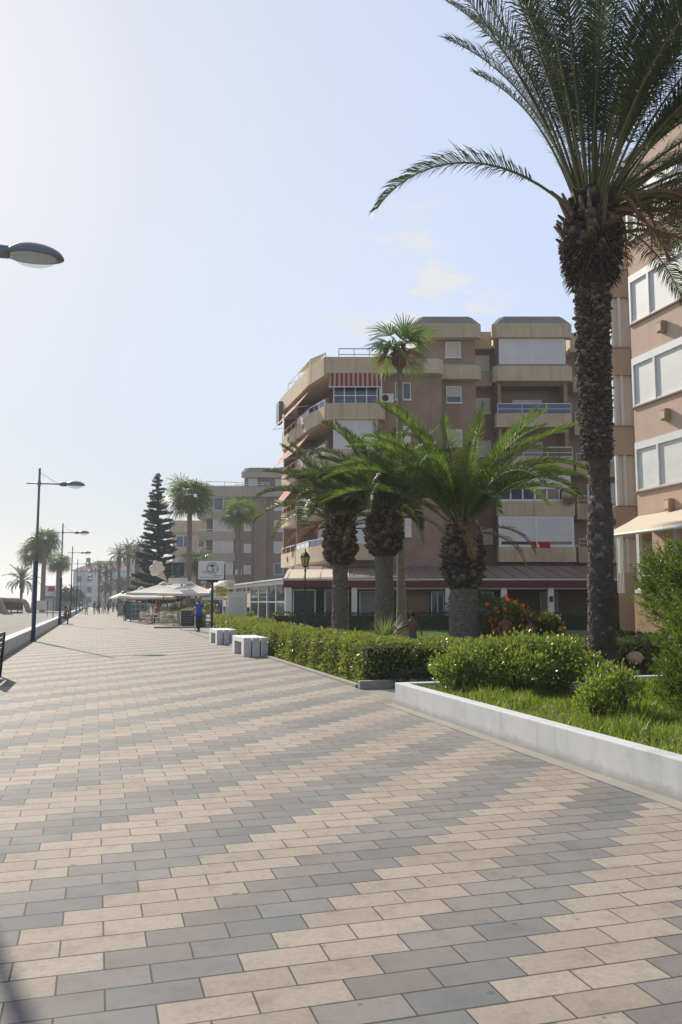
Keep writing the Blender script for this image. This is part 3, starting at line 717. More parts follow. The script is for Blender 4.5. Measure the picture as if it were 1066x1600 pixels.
chamfer_box(b, 10.95, 16.3, 1.95, 2.58, 16.28, 17.45, .28, .16)
chamfer_box(b, 10.95, 16.35, 1.95, 2.58, 19.28, 20.8, .3, .55); b.box(11.3, 16.0, 2.6, 12, 19.3, 20.7)
for z in FL: b.box(17.2, 30, 5.2, 6.19, z + .1, z + 1.2)
b.box(17.0, 30, 5.0, 6.19, 19.2, 20.6)
build_each(b, 'balcony_ledge', LG, A)
b = MB(F0); b.box(11.35, 15.7, 2.62, 3.97, 16.1, 16.24); b.box(.3, 3.4, .2, .68, 16.05, 16.22); build_each(b, 'soffit', M['soffit'], A)
# side balconies facing the sea
b = MB()
def side_ledge(b, z, h, out=0.0):
    x = 13.4 - out
    b.prism([(x, 56.75), (x, 53.0), (13.75, 50.35), (15.2, 50.75), (16.2, 52.0), (14.94, 53.4), (14.94, 56.75)], z, z + h)
    b.prism([(x + .0, 61.6), (x, 57.05), (14.94, 57.05), (14.94, 61.6)], z - .02, z + h - .02)
for z in FL[:4]: side_ledge(b, z, 1.0)
b.prism([(13.3, 61.9), (13.3, 52.9), (13.65, 50.2), (15.3, 50.6), (16.3, 51.9), (16.3, 61.9)], 16.1, 17.3)
build_each(b, 'side_balcony', M['ledge'], A)
for z in FL[:4]:
    hi = .42
    r_ = MB()
    for (p, q) in (((13.44, 56.7), (13.44, 53.05)), ((13.44, 53.05), (13.8, 50.45)), ((13.44, 61.5), (13.44, 57.1))):
        r_.bar((*p, z + 1.0 + hi), (*q, z + 1.0 + hi), .05, .05)
        for k in range(4): f = k / 3; e = [p[i] + (q[i] - p[i]) * f for i in (0, 1)]; r_.bar((*e, z + 1.0), (*e, z + 1.0 + hi), .04, .04)
    o = r_.build('railing', M['white'], A)
    g = MB(); g.bar((13.45, 56.6, z + 1.2), (13.45, 53.1, z + 1.2), .02, .34); g.build('panel', M['white'], o)
    g = MB(); g.bar((13.46, 53.0, z + 1.2), (13.8, 50.5, z + 1.2), .02, .36); g.build('pane', M['glassblue'], o)
    d_ = MB(); d_.box(14.8, 14.94, 57.5, 60.5, z + .1, z + 2.4); d_.box(14.8, 14.94, 53.6, 56, z + .1, z + 2.4); d_.build('balcony_door', M['shutfar'], A)
b = MB()
for z in FL[:4]:
    b.box(13.5, 14.94, 56.78, 57.02, z + .02, z + 2.9); b.box(13.6, 14.94, 61.62, 61.88, z, z + 2.9)
build_each(b, 'dividing_wall', M['brown'], A)
b = MB(F0)                                            # small drain boxes on the ledges
for z in FL[:4] + [16.3]:
    b.box(13.45, 13.62, 1.93, 2.0, z + .42, z + .78)
build_each(b, 'drain_box', M['ledge'], A)
b = MB()
for z in FL[:4]: b.box(13.33, 13.4, 54.6, 54.85, z + .35, z + .65); b.box(13.33, 13.4, 59.2, 59.45, z + .35, z + .65)
build_each(b, 'drain_box', M['brown'], A)
def cloth(pts, name, m, n=10):
    """rectangular cloth between an upper edge (p,q) and a lower edge (r,s) with a slight belly and thickness"""
    p, q, r, s_ = [np.array(x, float) for x in pts]; V = []
    for i in range(n + 1):
        v = i / n
        for j in range(n + 1):
            u = j / n; V.append((p * (1 - u) + q * u) * (1 - v) + (r * (1 - u) + s_ * u) * v + np.array((0, 0, -.05 * math.sin(math.pi * v))))
    V = np.array(V); k = n + 1; f = [(i * k + j, i * k + j + 1, (i + 1) * k + j + 1, (i + 1) * k + j) for i in range(n) for j in range(n)]
    b = MB(); b.add(V, [f]); b.add(V + np.array((0, 0, -.012)), [[x[::-1] for x in f]]); return b.build(name, m, A)
w2 = lambda s_, w, z: tuple(np.array((s_, w, z)) @ F0[0].T + F0[1])
cloth((w2(.05, -.05, 16.24), w2(3.3, -.05, 16.24), w2(-.05, -.55, 15.22), w2(3.3, -.55, 15.22)), 'front_awning', M['awnstripe'])
MB().tube([w2(-.05, -.55, 15.2), w2(3.3, -.55, 15.2)], .035, 8).build('awning_bar', M['white'], A)
for z, y0, y1 in ((15.95, 53.4, 56.6), (15.95, 57.2, 61.2), (12.95, 53.6, 56.6), (12.95, 57.2, 61.4), (9.95, 57.2, 61.4)):
    a_ = cloth(((13.55, y0, z), (13.55, y1, z), (12.55, y0, z - 1.25), (12.55, y1, z - 1.25)), 'side_awning', M['awnside'])
    b = MB(); b.tube([(12.55, y0, z - 1.27), (12.55, y1, z - 1.27)], .03, 6); b.bar((13.5, y0 + .1, z - 1.1), (12.57, y0 + .1, z - 1.26), .03); b.bar((13.5, y1 - .1, z - 1.1), (12.57, y1 - .1, z - 1.26), .03); b.build('awning_arm', M['white'], a_)
# windows of the left bay
window(A, F0, .25, 3.1, 14.19, 15.5, .0, 'glassblue', 4, .07, depth=.12, cross=14.75, sill=False)
MB(F0).box(3.2, 3.4, -.1, .05, 14.2, 16.2).build('pillar', M['white'], A)
for z in FL[:3]:
    window(A, F0, .25, 3.1, z + 1.05, z + 2.94, .0, 'shut', 2, .1, depth=.12, sill=False)
b = MB(F0); b.box(3.02, 3.42, .25, .69, 13.2, 13.9)
for z in FL[:3]: b.box(.3, 3.4, .18, .69, z + 1.05, z + 2.98)
b.build('bay_wall', M['rose'], A)
MB(F0).box(.3, 3.4, .18, .69, 14.2, 16.04).build('bay_wall', M['rose'], A)
window(A, F0, 4.25, 5.3, 14.65, 15.8, .7, 'glass', 2)
for z in FL[:3]: window(A, F0, 4.3, 5.25, z + 1.55, z + 2.7, .7, 'shut')
for z0, z1, op in ((17.85, 18.95, 0), (14.75, 15.9, .35), (11.8, 12.95, 0), (8.8, 9.95, 0), (5.8, 6.95, 0)):
    window(A, F0, 7.75, 8.78, z0, z1, 2.0, 'shut2', open_=op)
for z in (17.5, 14.5, 11.5, 8.5, 5.5): window(A, F0, 10.05, 11.05, z, z + 1.1, 4.0, 'shut')
# right bay: closed shutters on top, open balconies below
window(A, F0, 11.4, 15.85, 17.5, 19.25, 2.3, 'shut', 2, .1, depth=.12, sill=False)
MB(F0).box(11.35, 15.95, 2.34, 3.9, 17.47, 19.26).build('bay_wall', M['rose'], A)
for z, gl in ((13.15, 'glassblue'), (10.2, 'glassclear')):
    railing(A, F0, 11.2, 16.1, 2.1, z + .95, z + 1.6, 3, gl)
    window(A, F0, 12.6, 14.6, z + .2, z + 2.3, 3.99, 'shut', 2, sill=False)
f_ = window(A, F0, 11.15, 15.95, 8.2, 10.05, 2.3, 'shut', 2, .12, depth=.14, sill=False, open_=.42)
b = MB(F0)
for k in range(1, 6): s_ = 11.15 + 4.8 * k / 6; b.box(s_ - .04, s_ + .04, 2.1, 2.2, 8.22, 8.98)
b.build('mullion_bars', M['white'], f_)
MB(F0).box(11.2, 15.95, 2.34, 3.9, 8.2, 10.15).build('bay_wall', M['rose'], A)
f_ = window(A, F0, 11.1, 16.05, 5.15, 7.19, 2.2, 'shut', 2, .16, depth=.16, sill=False, open_=.12)
MB(F0).box(11.15, 16.0, 2.24, 3.9, 5.15, 7.19).build('bay_wall', M['rose'], A)
b = MB(F0); b.box(13.75, 14.45, 1.99, 2.03, 5.08, 5.5); b.box(13.3, 13.55, 1.99, 2.03, 5.05, 5.5); tw = b.build('hung_towel', mat('red_towel', (.45, .015, .03), .95), A)
tag(tw, 'red towels hanging over the lowest balcony of the big block', 'towel'); tw.parent = None; tw.location = (14, 50.1, 0)
b = MB(F0); b.box(13.1, 13.85, 2.55, 2.6, 3.5, 3.85); b.build('vent_grille', M['steel'], A)
# right-hand recess: windows, bands and air conditioners
for z in FL: window(A, F0, 18.2, 20.4, z + 1.22, z + 2.75, 6.2, 'shut', 2, sill=False); 
for z in FL[:4]: railing(A, F0, 17.3, 22, 5.3, z + 1.2, z + 1.75, 4)
window(A, F0, 18.7, 19.6, 7.5, 8.3, 5.19, 'glass', 1)
def aircon(p, label):
    r = thing('air_conditioner', p, label, 'air conditioner', 'air conditioners on the apartment walls')
    fr = (F0[0], np.array(p)); b = MB(fr); b.box(-.42, .42, -.3, 0, 0, .58); b.box(-.3, -.25, -.25, .02, -.05, 0); b.box(.25, .3, -.25, .02, -.05, 0); b.build('casing', M['shutfar'], r, bevel=.015)
    b = MB(fr); ph = np.linspace(0, 2 * np.pi, 18, endpoint=False); b.add([(-.12 + .22 * math.cos(q), -.312, .29 + .22 * math.sin(q)) for q in ph], [np.arange(18)]); b.build('fan_grille', M['black'], r)
aircon(w2(16.6, 6.19, 8.05), 'upper grey air conditioner beside the round straw disc in the recess')
aircon(w2(17.0, 6.19, 5.0), 'lower grey air conditioner behind the tall palm trunk near the arcade roof')
aircon(w2(3.7, -.0, 14.25) , 'small dark air conditioner hung at the end of the top striped awning bay')
# roof terrace: rails and a canopy frame
railing(A, F0, .6, 5.6, .6, 17.36, 18.05, 5, None, .04, 'steel', 1)
b = MB(); 
for y in (53.2, 56.5, 60): b.bar((13.5, y, 17.3), (13.5, y, 18.0), .05); b.bar((13.5, y, 18.0), (14.6, y, 18.55), .05); b.bar((14.6, y, 17.3), (14.6, y, 18.55), .05)
b.bar((13.5, 53.2, 18), (13.5, 60, 18), .05); b.bar((14.6, 53.2, 18.55), (14.6, 60, 18.55), .05); b.build('terrace_canopy_frame', M['white'], A)
cloth(((14.6, 53.2, 18.57), (14.6, 57, 18.57), (13.5, 53.2, 18.03), (13.5, 57, 18.03)), 'terrace_canopy', M['canvas'])
b = MB(); b.box(13.0, 13.29, 60.9, 61.9, 15.2, 16.9); b.build('wall_cabinet', M['steel'], A)
# round straw disc on the corner of the right bay
p = np.array(w2(15.75, 1.72, 8.5)); D_ = thing('straw_disc', tuple(p), 'round straw coloured dish hung with dry grass on the corner of the balcony', 'dish')
b = MB(); ph = np.linspace(0, 2 * np.pi, 36, endpoint=False); Fd = (F0[0], p)
V = []; 
for r_, d_ in ((.02, .12), (.25, .10), (.42, .05), (.55, -.02), (.56, .01), (.42, .1), (.02, .17)):
    V += [(r_ * math.cos(q), d_, r_ * math.sin(q)) for q in ph]
f = [(i * 36 + j, i * 36 + (j + 1) % 36, (i + 1) * 36 + (j + 1) % 36, (i + 1) * 36 + j) for i in range(6) for j in range(36)]
b = MB(Fd); b.add(V, [f]); b.build('dish', mat('straw_dish', (.50, .40, .27), .9, .2, 8), D_, True)
b = MB(Fd); n = 260; aa = rng.uniform(0, 2 * np.pi, n); rr = .5 * rng.random(n) ** .6
for a_, q in zip(aa, rr):
    if math.sin(a_) < .35:
        x, z = q * math.cos(a_), q * math.sin(a_); b.bar((x, -.03, z), (x + rng.normal(0, .05), -.06, z - rng.uniform(.12, .38)), .008)
b.build('dry_grass', M['dead'], D_)

# ---- ground-floor arcade with the brown metal roof
FA = frame(10.6, 46.0, -16.43)
T_ = thing('arcade', (10.6, 46, 0), 'single storey shopping arcade with brown metal roof, maroon fascia and white posts', 'arcade')
b = MB(FA); s0, s1 = -.4, 24
b.add([(s0, -.35, 2.86), (s1, -.35, 2.86), (s1, 5.75, 3.85), (s0, 5.75, 3.85), (s0, -.35, 2.80), (s1, -.35, 2.80), (s1, 5.75, 3.79), (s0, 5.75, 3.79)], [(0, 1, 2, 3), (7, 6, 5, 4), (0, 4, 5, 1), (1, 5, 6, 2), (3, 2, 6, 7), (0, 3, 7, 4)])
for k in range(27): s_ = s0 + .2 + k * .93; b.bar((s_, -.34, 2.885), (s_, 5.7, 3.875), .05, .05)
rf = b.build('roof', M['metroof'], T_)
MB(FA).box(s0, 7.3, -.42, -.37, 2.78, 2.885).build('gutter', M['creamroof'], rf)
MB(FA).box(7.32, s1, -.42, -.37, 2.80, 2.875).build('gutter', M['white'], rf)
b = MB(FA); b.add([(s0, -.3, 2.9), (3.3, -.3, 2.9), (3.3, 3.6, 3.56), (s0, 3.6, 3.56)], [(0, 1, 2, 3)]); V = b.V; 
b.build('canvas_cover', M['creamroof'], rf)
MB(FA).box(s0, s1, -.36, -.28, 2.40, 2.79).build('fascia', M['maroon'], T_)
b = MB(FA)
for s_ in (-.1, 3.6, 6.2, 8.9, 12.05, 14.7, 17.3): b.box(s_ - .16, s_ + .16, -.27, .02, 0, 2.395)
build_each(b, 'post', M['white'], T_)
b = MB(FA)
for a_, c_ in ((3.8, 6.0), (6.4, 8.7), (9.1, 11.85), (12.25, 14.5), (14.9, 17.1)): b.box(a_, c_, -.26, -.18, 2.3, 2.38)
build_each(b, 'head_rail', M['creamroof'], T_)
MB(FA).box(.1, 24, 4.1, 4.3, 0, 2.9).build('back_wall', M['brown'], T_)
MB(FA).box(.12, 12.0, .55, .62, .0, 2.2).build('shopfront', M['dark'], T_)  # near-black sheet painted as the shade inside the arcade
FAw = FA
for (a_, c_, z0, z1, w, fl, n) in ((1.9, 3.3, 0.05, 2.3, .55, 'glass', 2), (3.9, 5.7, .05, 2.2, .54, 'shutgrey', 1), (8.0, 8.75, .05, 2.2, .54, 'glass', 2), (15.1, 16.2, .8, 2.2, 4.1, 'shut2', 1), (9.5, 11.6, .1, 2.15, .54, 'glass', 2), (.1, 1.4, .1, 2.3, .3, 'glassclear', 1)):
    window(T_, FA, a_, c_, z0, z1, w, fl, n, .06, sill=False)
MB(FA).box(6.3, 7.9, .5, .545, .0, 2.35).build('wall_panel', M['brown'], T_)
b = MB(FA)
for s_ in (12.05, 14.7, 17.3): b.box(s_ - .09, s_ + .09, -.34, -.275, 1.6, 1.9)
build_each(b, 'wall_lantern', M['black'], T_)

# ---- glazed restaurant pavilion running along the promenade
G_ = thing('glass_pavilion', (10.4, 46.3, 0), 'glazed restaurant terrace with white frames at the end of the arcade', 'pavilion')
GX = 10.35; b = MB()
for y in (46.3, 48.9, 51.6, 54.5, 57.5, 61, 65, 69): b.box(GX, GX + .12, y, y + .14, 0, 2.6)
b.box(GX - .05, GX + .2, 46.1, 70, 2.6, 2.84)
b.box(GX + .01, GX + .09, 46.45, 69, 1.55, 1.6); b.box(GX + .01, GX + .1, 46.45, 69, .0, .28)
b.build('frame', M['white'], G_)
for y0, y1 in ((46.45, 48.88), (49.05, 51.58), (51.75, 54.48), (54.65, 57.48)):
    MB().box(GX + .03, GX + .05, y0, y1, .28, 1.55).build('pane', M['glassclear'], G_); MB().box(GX + .03, GX + .05, y0, y1, 1.6, 2.6).build('pane', M['glassclear'], G_)
b = MB(); b.add([(GX - .25, 46, 2.85), (17, 44.3, 3.0), (17, 70, 3.0), (GX - .25, 70, 2.85), (GX - .25, 46, 2.93), (17, 44.3, 3.08), (17, 70, 3.08), (GX - .25, 70, 2.93)], [(3, 2, 1, 0), (4, 5, 6, 7), (0, 1, 5, 4), (3, 7, 6, 2), (0, 4, 7, 3)]); b.build('roof', M['white'], G_)
MB().box(13.2, 13.4, 47, 69, 0, 2.8).build('inner_wall', mat('inner_wall', (.16, .15, .11), .9), G_)
b = MB(); 
for k in range(5): y = 57.7 + k * 2.6; b.box(GX + .03, GX + .06, y, y + 2.4, 1.2, 2.35)
build_each(b, 'roller_blind', M['creamroof'], G_)
b = MB(); b.tube([(9.2, 58, 2.93), (9.1, 63, 2.95), (9.3, 69, 2.9)], [.2, .23, .2], 10); b.build('rolled_canopy', M['canvas'], G_, True)
b = MB()
for y in (52.5, 57.0, 61.0): b.bar((9.2, y, 0), (9.2, y, 2.75), .06)
b.bar((9.2, 50, 2.75), (9.2, 69, 2.75), .06); b.build('canopy_posts', M['white'], G_)

# ---- second, farther block
B2 = thing('apartment_building', (13.1, 112.9, 0), 'smaller rose brown apartment block farther back with a thin fan palm before its front', 'apartment block')
F2 = frame(13.1, 112.9, -16.43)
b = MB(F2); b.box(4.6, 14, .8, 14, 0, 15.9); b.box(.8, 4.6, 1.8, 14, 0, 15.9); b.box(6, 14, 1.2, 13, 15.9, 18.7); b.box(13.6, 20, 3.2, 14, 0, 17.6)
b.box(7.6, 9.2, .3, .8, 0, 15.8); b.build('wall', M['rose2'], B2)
b = MB(F2); Z2 = [1.1, 4.1, 7.05, 9.98, 12.87]
for z in Z2[1:]: chamfer_box(b, -.2, 5.0, .0, 1.79, z, z + 1.1, .1)
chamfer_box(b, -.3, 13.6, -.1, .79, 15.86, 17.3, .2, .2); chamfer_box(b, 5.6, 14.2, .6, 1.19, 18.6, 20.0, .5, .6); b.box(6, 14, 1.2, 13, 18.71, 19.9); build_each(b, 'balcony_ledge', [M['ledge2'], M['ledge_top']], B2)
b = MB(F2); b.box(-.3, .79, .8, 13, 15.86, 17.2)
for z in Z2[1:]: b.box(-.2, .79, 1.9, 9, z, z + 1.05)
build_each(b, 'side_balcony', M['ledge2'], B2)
for z in Z2[1:]:
    window(B2, F2, 1.9, 4.7, z + 1.12, z + 2.95, .5, 'shutfar' if z < 12 else 'glassblue', 2, .1, depth=.12, sill=False)
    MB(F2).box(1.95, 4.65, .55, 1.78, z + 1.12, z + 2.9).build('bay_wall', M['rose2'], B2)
    MB(F2).bar((-.1, .2, z + 1.4), (1.9, .2, z + 1.4), .08).build('railing', M['white'], B2)
    window(B2, F2, 6.1, 7.1, z + 1.2, z + 2.4, .8, 'shutfar', 1, .08, sill=False)
    window(B2, F2, 10.2, 11.5, z + 1.1, z + 2.7, .8, 'shutfar' if z > 5 else 'glass', 1, .08, sill=False)
for s_ in (6.6, 10.3): window(B2, F2, s_, s_ + 1.2, 17.1, 18.5, 1.2, 'shutfar', 1, .08, sill=False)
railing(B2, F2, 5, 9.5, .1, 17.3, 17.8, 5, None, .06, 'white', 1)
aw = MB(); aw.add([(13.1, 114.5, 15.6), (13.1, 119, 15.6), (12.1, 119, 14.4), (12.1, 114.5, 14.4)], [(0, 1, 2, 3)]); aw.build('side_awning', M['awnside'], B2)
b = MB(F2)
for s_, z in ((5.5, 5.2),): b.box(s_ - .5, s_ + .4, .3, .8, z, z + .7)
b.build('cooling_unit', M['shutfar'], B2)
b = MB(F2); b.bar((.5, 3, 18.4), (6, 3, 18.2), .05); b.bar((.5, 3, 17.8), (6, 3, 17.8), .05)
for s_ in (.5, 3, 6): b.bar((s_, 3, 16), (s_, 3, 18.4), .05)
b.build('roof_frame', M['steel'], B2)
b = MB(F2); b.box(-1, 20, -4, .2, 2.3, 2.9); b.box(-1, 20, -4.2, -3.9, 2.0, 2.6); b.build('shop_canopy', M['creamroof'], B2)
MB(F2).box(-1, 20, -3.5, -3.4, 0, 2.0).build('shopfront', M['maroon'], B2)
# ---- third block, mostly hidden by the tall conifer
B3 = thing('apartment_building', (13, 152, 0), 'pale low apartment block half hidden behind the tall conifer', 'apartment block')
F3 = frame(13, 152, -16.43); b = MB(F3); b.box(0, 16, 0, 12, 0, 14.2); b.build('wall', M['ledge'], B3)
b = MB(F3); b.box(-.6, 16, -.6, 0, 14.0, 16.2); 
for z in (3, 6.5, 10): b.box(-.6, 16, -.8, 0, z, z + 1.3)
build_each(b, 'balcony_ledge', M['ledge'], B3)
for z in (4.3, 7.8, 11.3):
    for s_ in (.6, 4.6): window(B3, F3, s_, s_ + 2.8, z, z + 2.2, -.02, 'shutfar' if (z > 5 and z < 10) else 'glassblue', 2, .12, sill=False)
# ---- far white block across the end of the promenade
B4 = thing('hotel', (-7, 273, 0), 'long white building with low red brown roof at the far end of the promenade', 'hotel')
F4 = frame(-7, 272, -14); b = MB(F4); b.box(0, 46, 0, 16, 0, 11.2); b.build('wall', mat('far_white_wall', (.62, .63, .64), .9, .05, .2), B4)
b = MB(F4); b.add([(-.8, -.8, 11.2), (47, -.8, 11.2), (47, 17, 11.2), (-.8, 17, 11.2), (6, 6, 14.6), (41, 6, 14.6), (41, 10, 14.6), (6, 10, 14.6)], [(0, 1, 5, 4), (1, 2, 6, 5), (2, 3, 7, 6), (3, 0, 4, 7), (4, 5, 6, 7), (3, 2, 1, 0)]); rf = b.build('roof', mat('clay_tile_roof', (.27, .16, .11), .9, .15, .4), B4)
for s_, w_ in ((3, 3), (14, 5), (18.5, 5), (26, 5)): MB(F4).box(s_, s_ + 1.1, w_, w_ + 1.1, 12.2, 15.4).build('chimney', M['soffit'], rf)
for z in (1.2, 4.4, 7.7):
    for k in range(14):
        s_ = 1.2 + k * 3.2
        f = MB(F4); f.box(s_ - .1, s_ + 1.5, -.12, .0, z - .1, z + 1.9); o = f.build('window', M['white'], B4); MB(F4).box(s_, s_ + 1.4, -.16, -.121, z, z + 1.8).build('pane', M['glass'], o)
    MB(F4).box(0, 46, -.35, -.2, z - .9, z - .5).build('balcony_band', M['white'], B4)

# ---- the near block on the right
N_ = thing('apartment_building', (17.85, 24.3, 0), 'salmon pink apartment block at the right edge with large white shuttered windows', 'apartment block')
FN = frame(17.85, 24.3, -90)
b = MB(FN); BZ = [(4.05, 5.33), (7.1, 8.3), (10.1, 11.27), (13.1, 14.27), (16.05, 17.4)]
for z0, z1 in BZ: b.box(0, 14, 0, .5, z0, z1)
b.box(0.05, 14, .5, 12, 0, 17.0); b.box(5.6, 14, .0, .5, 0, 17.0 - 13)
for i in range(4): b.box(6.1, 14, 0.02, .5, BZ[i][1], BZ[i + 1][0])
b.build('wall', M['pink'], N_)
b = MB(FN)
for z0, z1 in BZ: b.box(-.06, 14, -.07, .1, z1, z1 + .05)
build_each(b, 'sill', M['pinkdark'], N_)
for i in range(4):
    z0, z1 = BZ[i][1] + .06, BZ[i + 1][0] - .005
    b = MB(FN); b.box(.0, 6.05, -.03, .3, z1 - .26, z1 - .01)
    for s_ in (.0, (1.15 if i != 2 else 1.0), 3.6, 5.95): b.box(s_, s_ + .09, -.03, .25, z0, z1 - .26)
    b.box(.09, 5.95, -.02, .25, z0, z0 + .06); o = b.build('window', M['white'], N_)
    MB(FN).box(.1, 5.94, .03, .24, z0 + .06, z1 - .26).build('shutter', M['shut'], o)
for i in range(4):
    b = MB(FN); z = BZ[i][1] - .78; b.box(1.62, 1.90, -.2, -.001, z, z + .38); o = b.build('wall_lamp', M['tan'], N_, bevel=.02)
    MB(FN).box(1.66, 1.86, -.215, -.201, z + .05, z + .3).build('lamp_front', M['creamroof'], o)
# corner bay beyond, its shaded face towards the viewer
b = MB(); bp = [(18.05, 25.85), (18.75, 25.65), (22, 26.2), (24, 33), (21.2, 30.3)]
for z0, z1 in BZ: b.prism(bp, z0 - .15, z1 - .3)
b.prism(bp, 0, 2.62); b.build('corner_bay', M['pinkshade'], N_)
b = MB(); bi = [(18.2, 25.98), (18.8, 25.8), (22, 26.3), (24, 32.8), (21.4, 30.3)]
b.prism(bi, 2.63, 17.2); b.build('corner_wall', M['shutfar'], N_)
b = MB()
for x, y in ((18.14, 25.92), (18.42, 25.84)): b.box(x, x + .10, y - .06, y + .03, 2.63, 17.0)
build_each(b, 'corner_mullion', M['white'], N_)
b = MB()
for z0, z1 in BZ: b.prism([(18.02, 25.82), (18.77, 25.6), (19, 26), (18.2, 26.2)], z1 - .3, z1 - .26)
build_each(b, 'sill', M['pinkdark'], N_)
# terrace with cream awning
def pcloth(root, name, m, p, q, r, s_, n=12, th=.015):
    p, q, r, s_ = [np.array(x, float) for x in (p, q, r, s_)]; V = []
    for i in range(n + 1):
        for j in range(n + 1):
            v, u = i / n, j / n; V.append((p * (1 - u) + q * u) * (1 - v) + (r * (1 - u) + s_ * u) * v + np.array((0, 0, -.06 * math.sin(math.pi * v))))
    V = np.array(V); k = n + 1; f = [(i * k + j, i * k + j + 1, (i + 1) * k + j + 1, (i + 1) * k + j) for i in range(n) for j in range(n)]
    b = MB(); b.add(V, [f]); b.add(V - np.array((0, 0, th)), [[x[::-1] for x in f]]); return b.build(name, m, root, True)
AW = pcloth(N_, 'terrace_awning', M['creamroof'], (17.78, 24.2, 4.52), (17.78, 19.6, 4.52), (16.1, 24.2, 3.78), (16.1, 19.6, 3.78))
b = MB(); b.tube([(16.08, 24.25, 3.74), (16.08, 19.55, 3.74)], .055, 10); b.build('awning_bar', M['white'], AW)
b = MB(); b.box(17.7, 17.84, 24.1, 24.25, 1.9, 4.04); b.box(17.7, 17.84, 22.2, 22.35, 1.9, 4.04); b.box(17.6, 17.84, 18, 24.3, 1.88, 2.0); b.build('terrace_post', M['white'], N_)
MB().box(17.5, 17.84, 16, 24.2, -.1, 1.86).build('terrace_base', M['tan'], N_)
b = MB()
for z in (2.15, 2.45, 2.8): b.tube([(17.6, 23.9, z), (17.6, 18, z)], .028 if z < 2.7 else .035, 8)
for y in (23.9, 22.3, 20.5, 18.7): b.tube([(17.6, y, 1.86), (17.6, y, 2.8)], .03, 8)
b.build('railing', M['white'], N_)

for k in range(5):
    b = MB(); x = 17.72 + .075 * k; b.bar((x, 25.4 + .02 * k, 1.9), (x, 25.4 + .02 * k, 3.95), .018); b.build('rain_chain', M['white'], N_)

b = MB(); b.tube([(17.80, 17.2, 0), (17.80, 17.2, 17.2)], .045, 8); b.build('downpipe', M['pink'], N_)
# ------------------------------------------------------------------ planting
# tall date palm in the planter
BP = thing('date_palm', (7.84, 11.77, .24), 'very tall date palm with dark shaggy trunk rising from the white walled planter', 'palm tree')
bp_path = trunk_path([(7.87, 11.78, 0), (7.88, 11.76, 2.0), (7.90, 11.72, 3.35), (7.84, 11.68, 4.2), (7.78, 11.6, 5.6), (7.77, 11.5, 8.6)])
bp_rad = lambda z: float(np.interp(z, [0, .35, .7, 2.0, 2.9, 3.35, 3.9, 4.6, 6, 7, 9], [.38, .26, .215, .195, .195, .15, .18, .195, .22, .23, .24]))
keep = rng; rng = np.random.default_rng(21)
b = MB(); ringed(b, bp_path, bp_rad, .15, 7.6, .03, 56, .05, 0, .028, .13)
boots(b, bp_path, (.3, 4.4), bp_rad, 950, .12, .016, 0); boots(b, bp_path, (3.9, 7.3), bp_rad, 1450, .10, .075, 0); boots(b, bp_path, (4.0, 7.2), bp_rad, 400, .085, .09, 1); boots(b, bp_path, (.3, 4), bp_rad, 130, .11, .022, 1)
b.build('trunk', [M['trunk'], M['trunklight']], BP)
b = MB(); hr = lambda z: .27 + .15 * math.sin(math.pi * min(1, max(0, (z - 6.75) / 1.5))); zz = np.linspace(6.75, 8.35, 24)
b.tube([bp_path(z) for z in zz], [hr(z) for z in zz], 30, 0, True, .05); boots(b, bp_path, (6.75, 8.3), hr, 200, .16, .09, 0); boots(b, bp_path, (7.0, 8.3), hr, 60, .2, .12, 1)
for _ in range(26):
    a = rng.uniform(0, 6.28); z = rng.uniform(7.5, 8.25); p = bp_path(z) + np.array((.34 * math.cos(a), .34 * math.sin(a), 0)); o = rng.uniform(.12, .3); e = p + np.array((o * math.cos(a), o * math.sin(a), rng.uniform(.2, .5))); b.tube([p, (p + e) / 2, e], [.06, .045, .02], 5, int(rng.random() < .5), True)
for _ in range(1500):                                     # fibrous matting
    a = rng.uniform(0, 6.28); z = rng.uniform(6.9, 8.3); r_ = hr(z); p = bp_path(z) + np.array((r_ * math.cos(a), r_ * math.sin(a), 0))
    b.tube([p, p + np.array((rng.uniform(.05, .16) * math.cos(a), rng.uniform(.05, .16) * math.sin(a), rng.uniform(-.2, .05)))], [.012, .003], 4, 1 if rng.random() < .4 else 0, False)
b.build('leaf_base_head', [M['bootdark'], M['boot']], BP)
# crown: azimuth measured from +X (right of the promenade) towards +Y
b = MB(); cx_, cy_, cz_ = bp_path(8.1)
fr_ = []
left = 163.6                                              # straight to the left in the picture
fr_ += [(left - 2, 46, .93, 98), (left + 6, 69, 1.2, 30), (left - 14, 76, 1.25, 30), (left + 28, 74, 1.2, 34), (left + 60, 72, 1.2, 40), (left - 45, 78, 1.2, 32)]
g = np.random.default_rng(5)
for k in range(32):
    f = k / 31; fr_.append((left + 95 + k * 137.5 % 360, 88 - 30 * f ** 1.1 + g.normal(0, 4), g.uniform(1.0, 1.25), 18 + 34 * f + g.normal(0, 7)))
for k in range(22): fr_.append((-16 + g.uniform(-85, 85), g.uniform(35, 66), g.uniform(1.0, 1.2), g.uniform(35, 65)))
for k in range(15): fr_.append((-16 + g.uniform(-25, 52), g.uniform(14, 40), g.uniform(.9, 1.1), g.uniform(35, 65)))
for (az, e_, lf, dr) in fr_:
    d_ = (az - left + 180) % 360 - 180
    if abs(d_) < 95 and e_ < 69 and (az, e_, lf, dr) != fr_[0]: continue
    a = R_(az); frond(b, (cx_ + .15 * math.cos(a), cy_ + .15 * math.sin(a), cz_ + rng.uniform(-.25, .2)), a, R_(e_), 4.3 * lf, R_(dr), 125, .54, .019, curl=rng.normal(0, .28), lift=.3, start=.27, sag=.5, rr=.03, pw=1.5)
b.build('crown', [M['frond'], M['rachis']], BP)
b = MB()
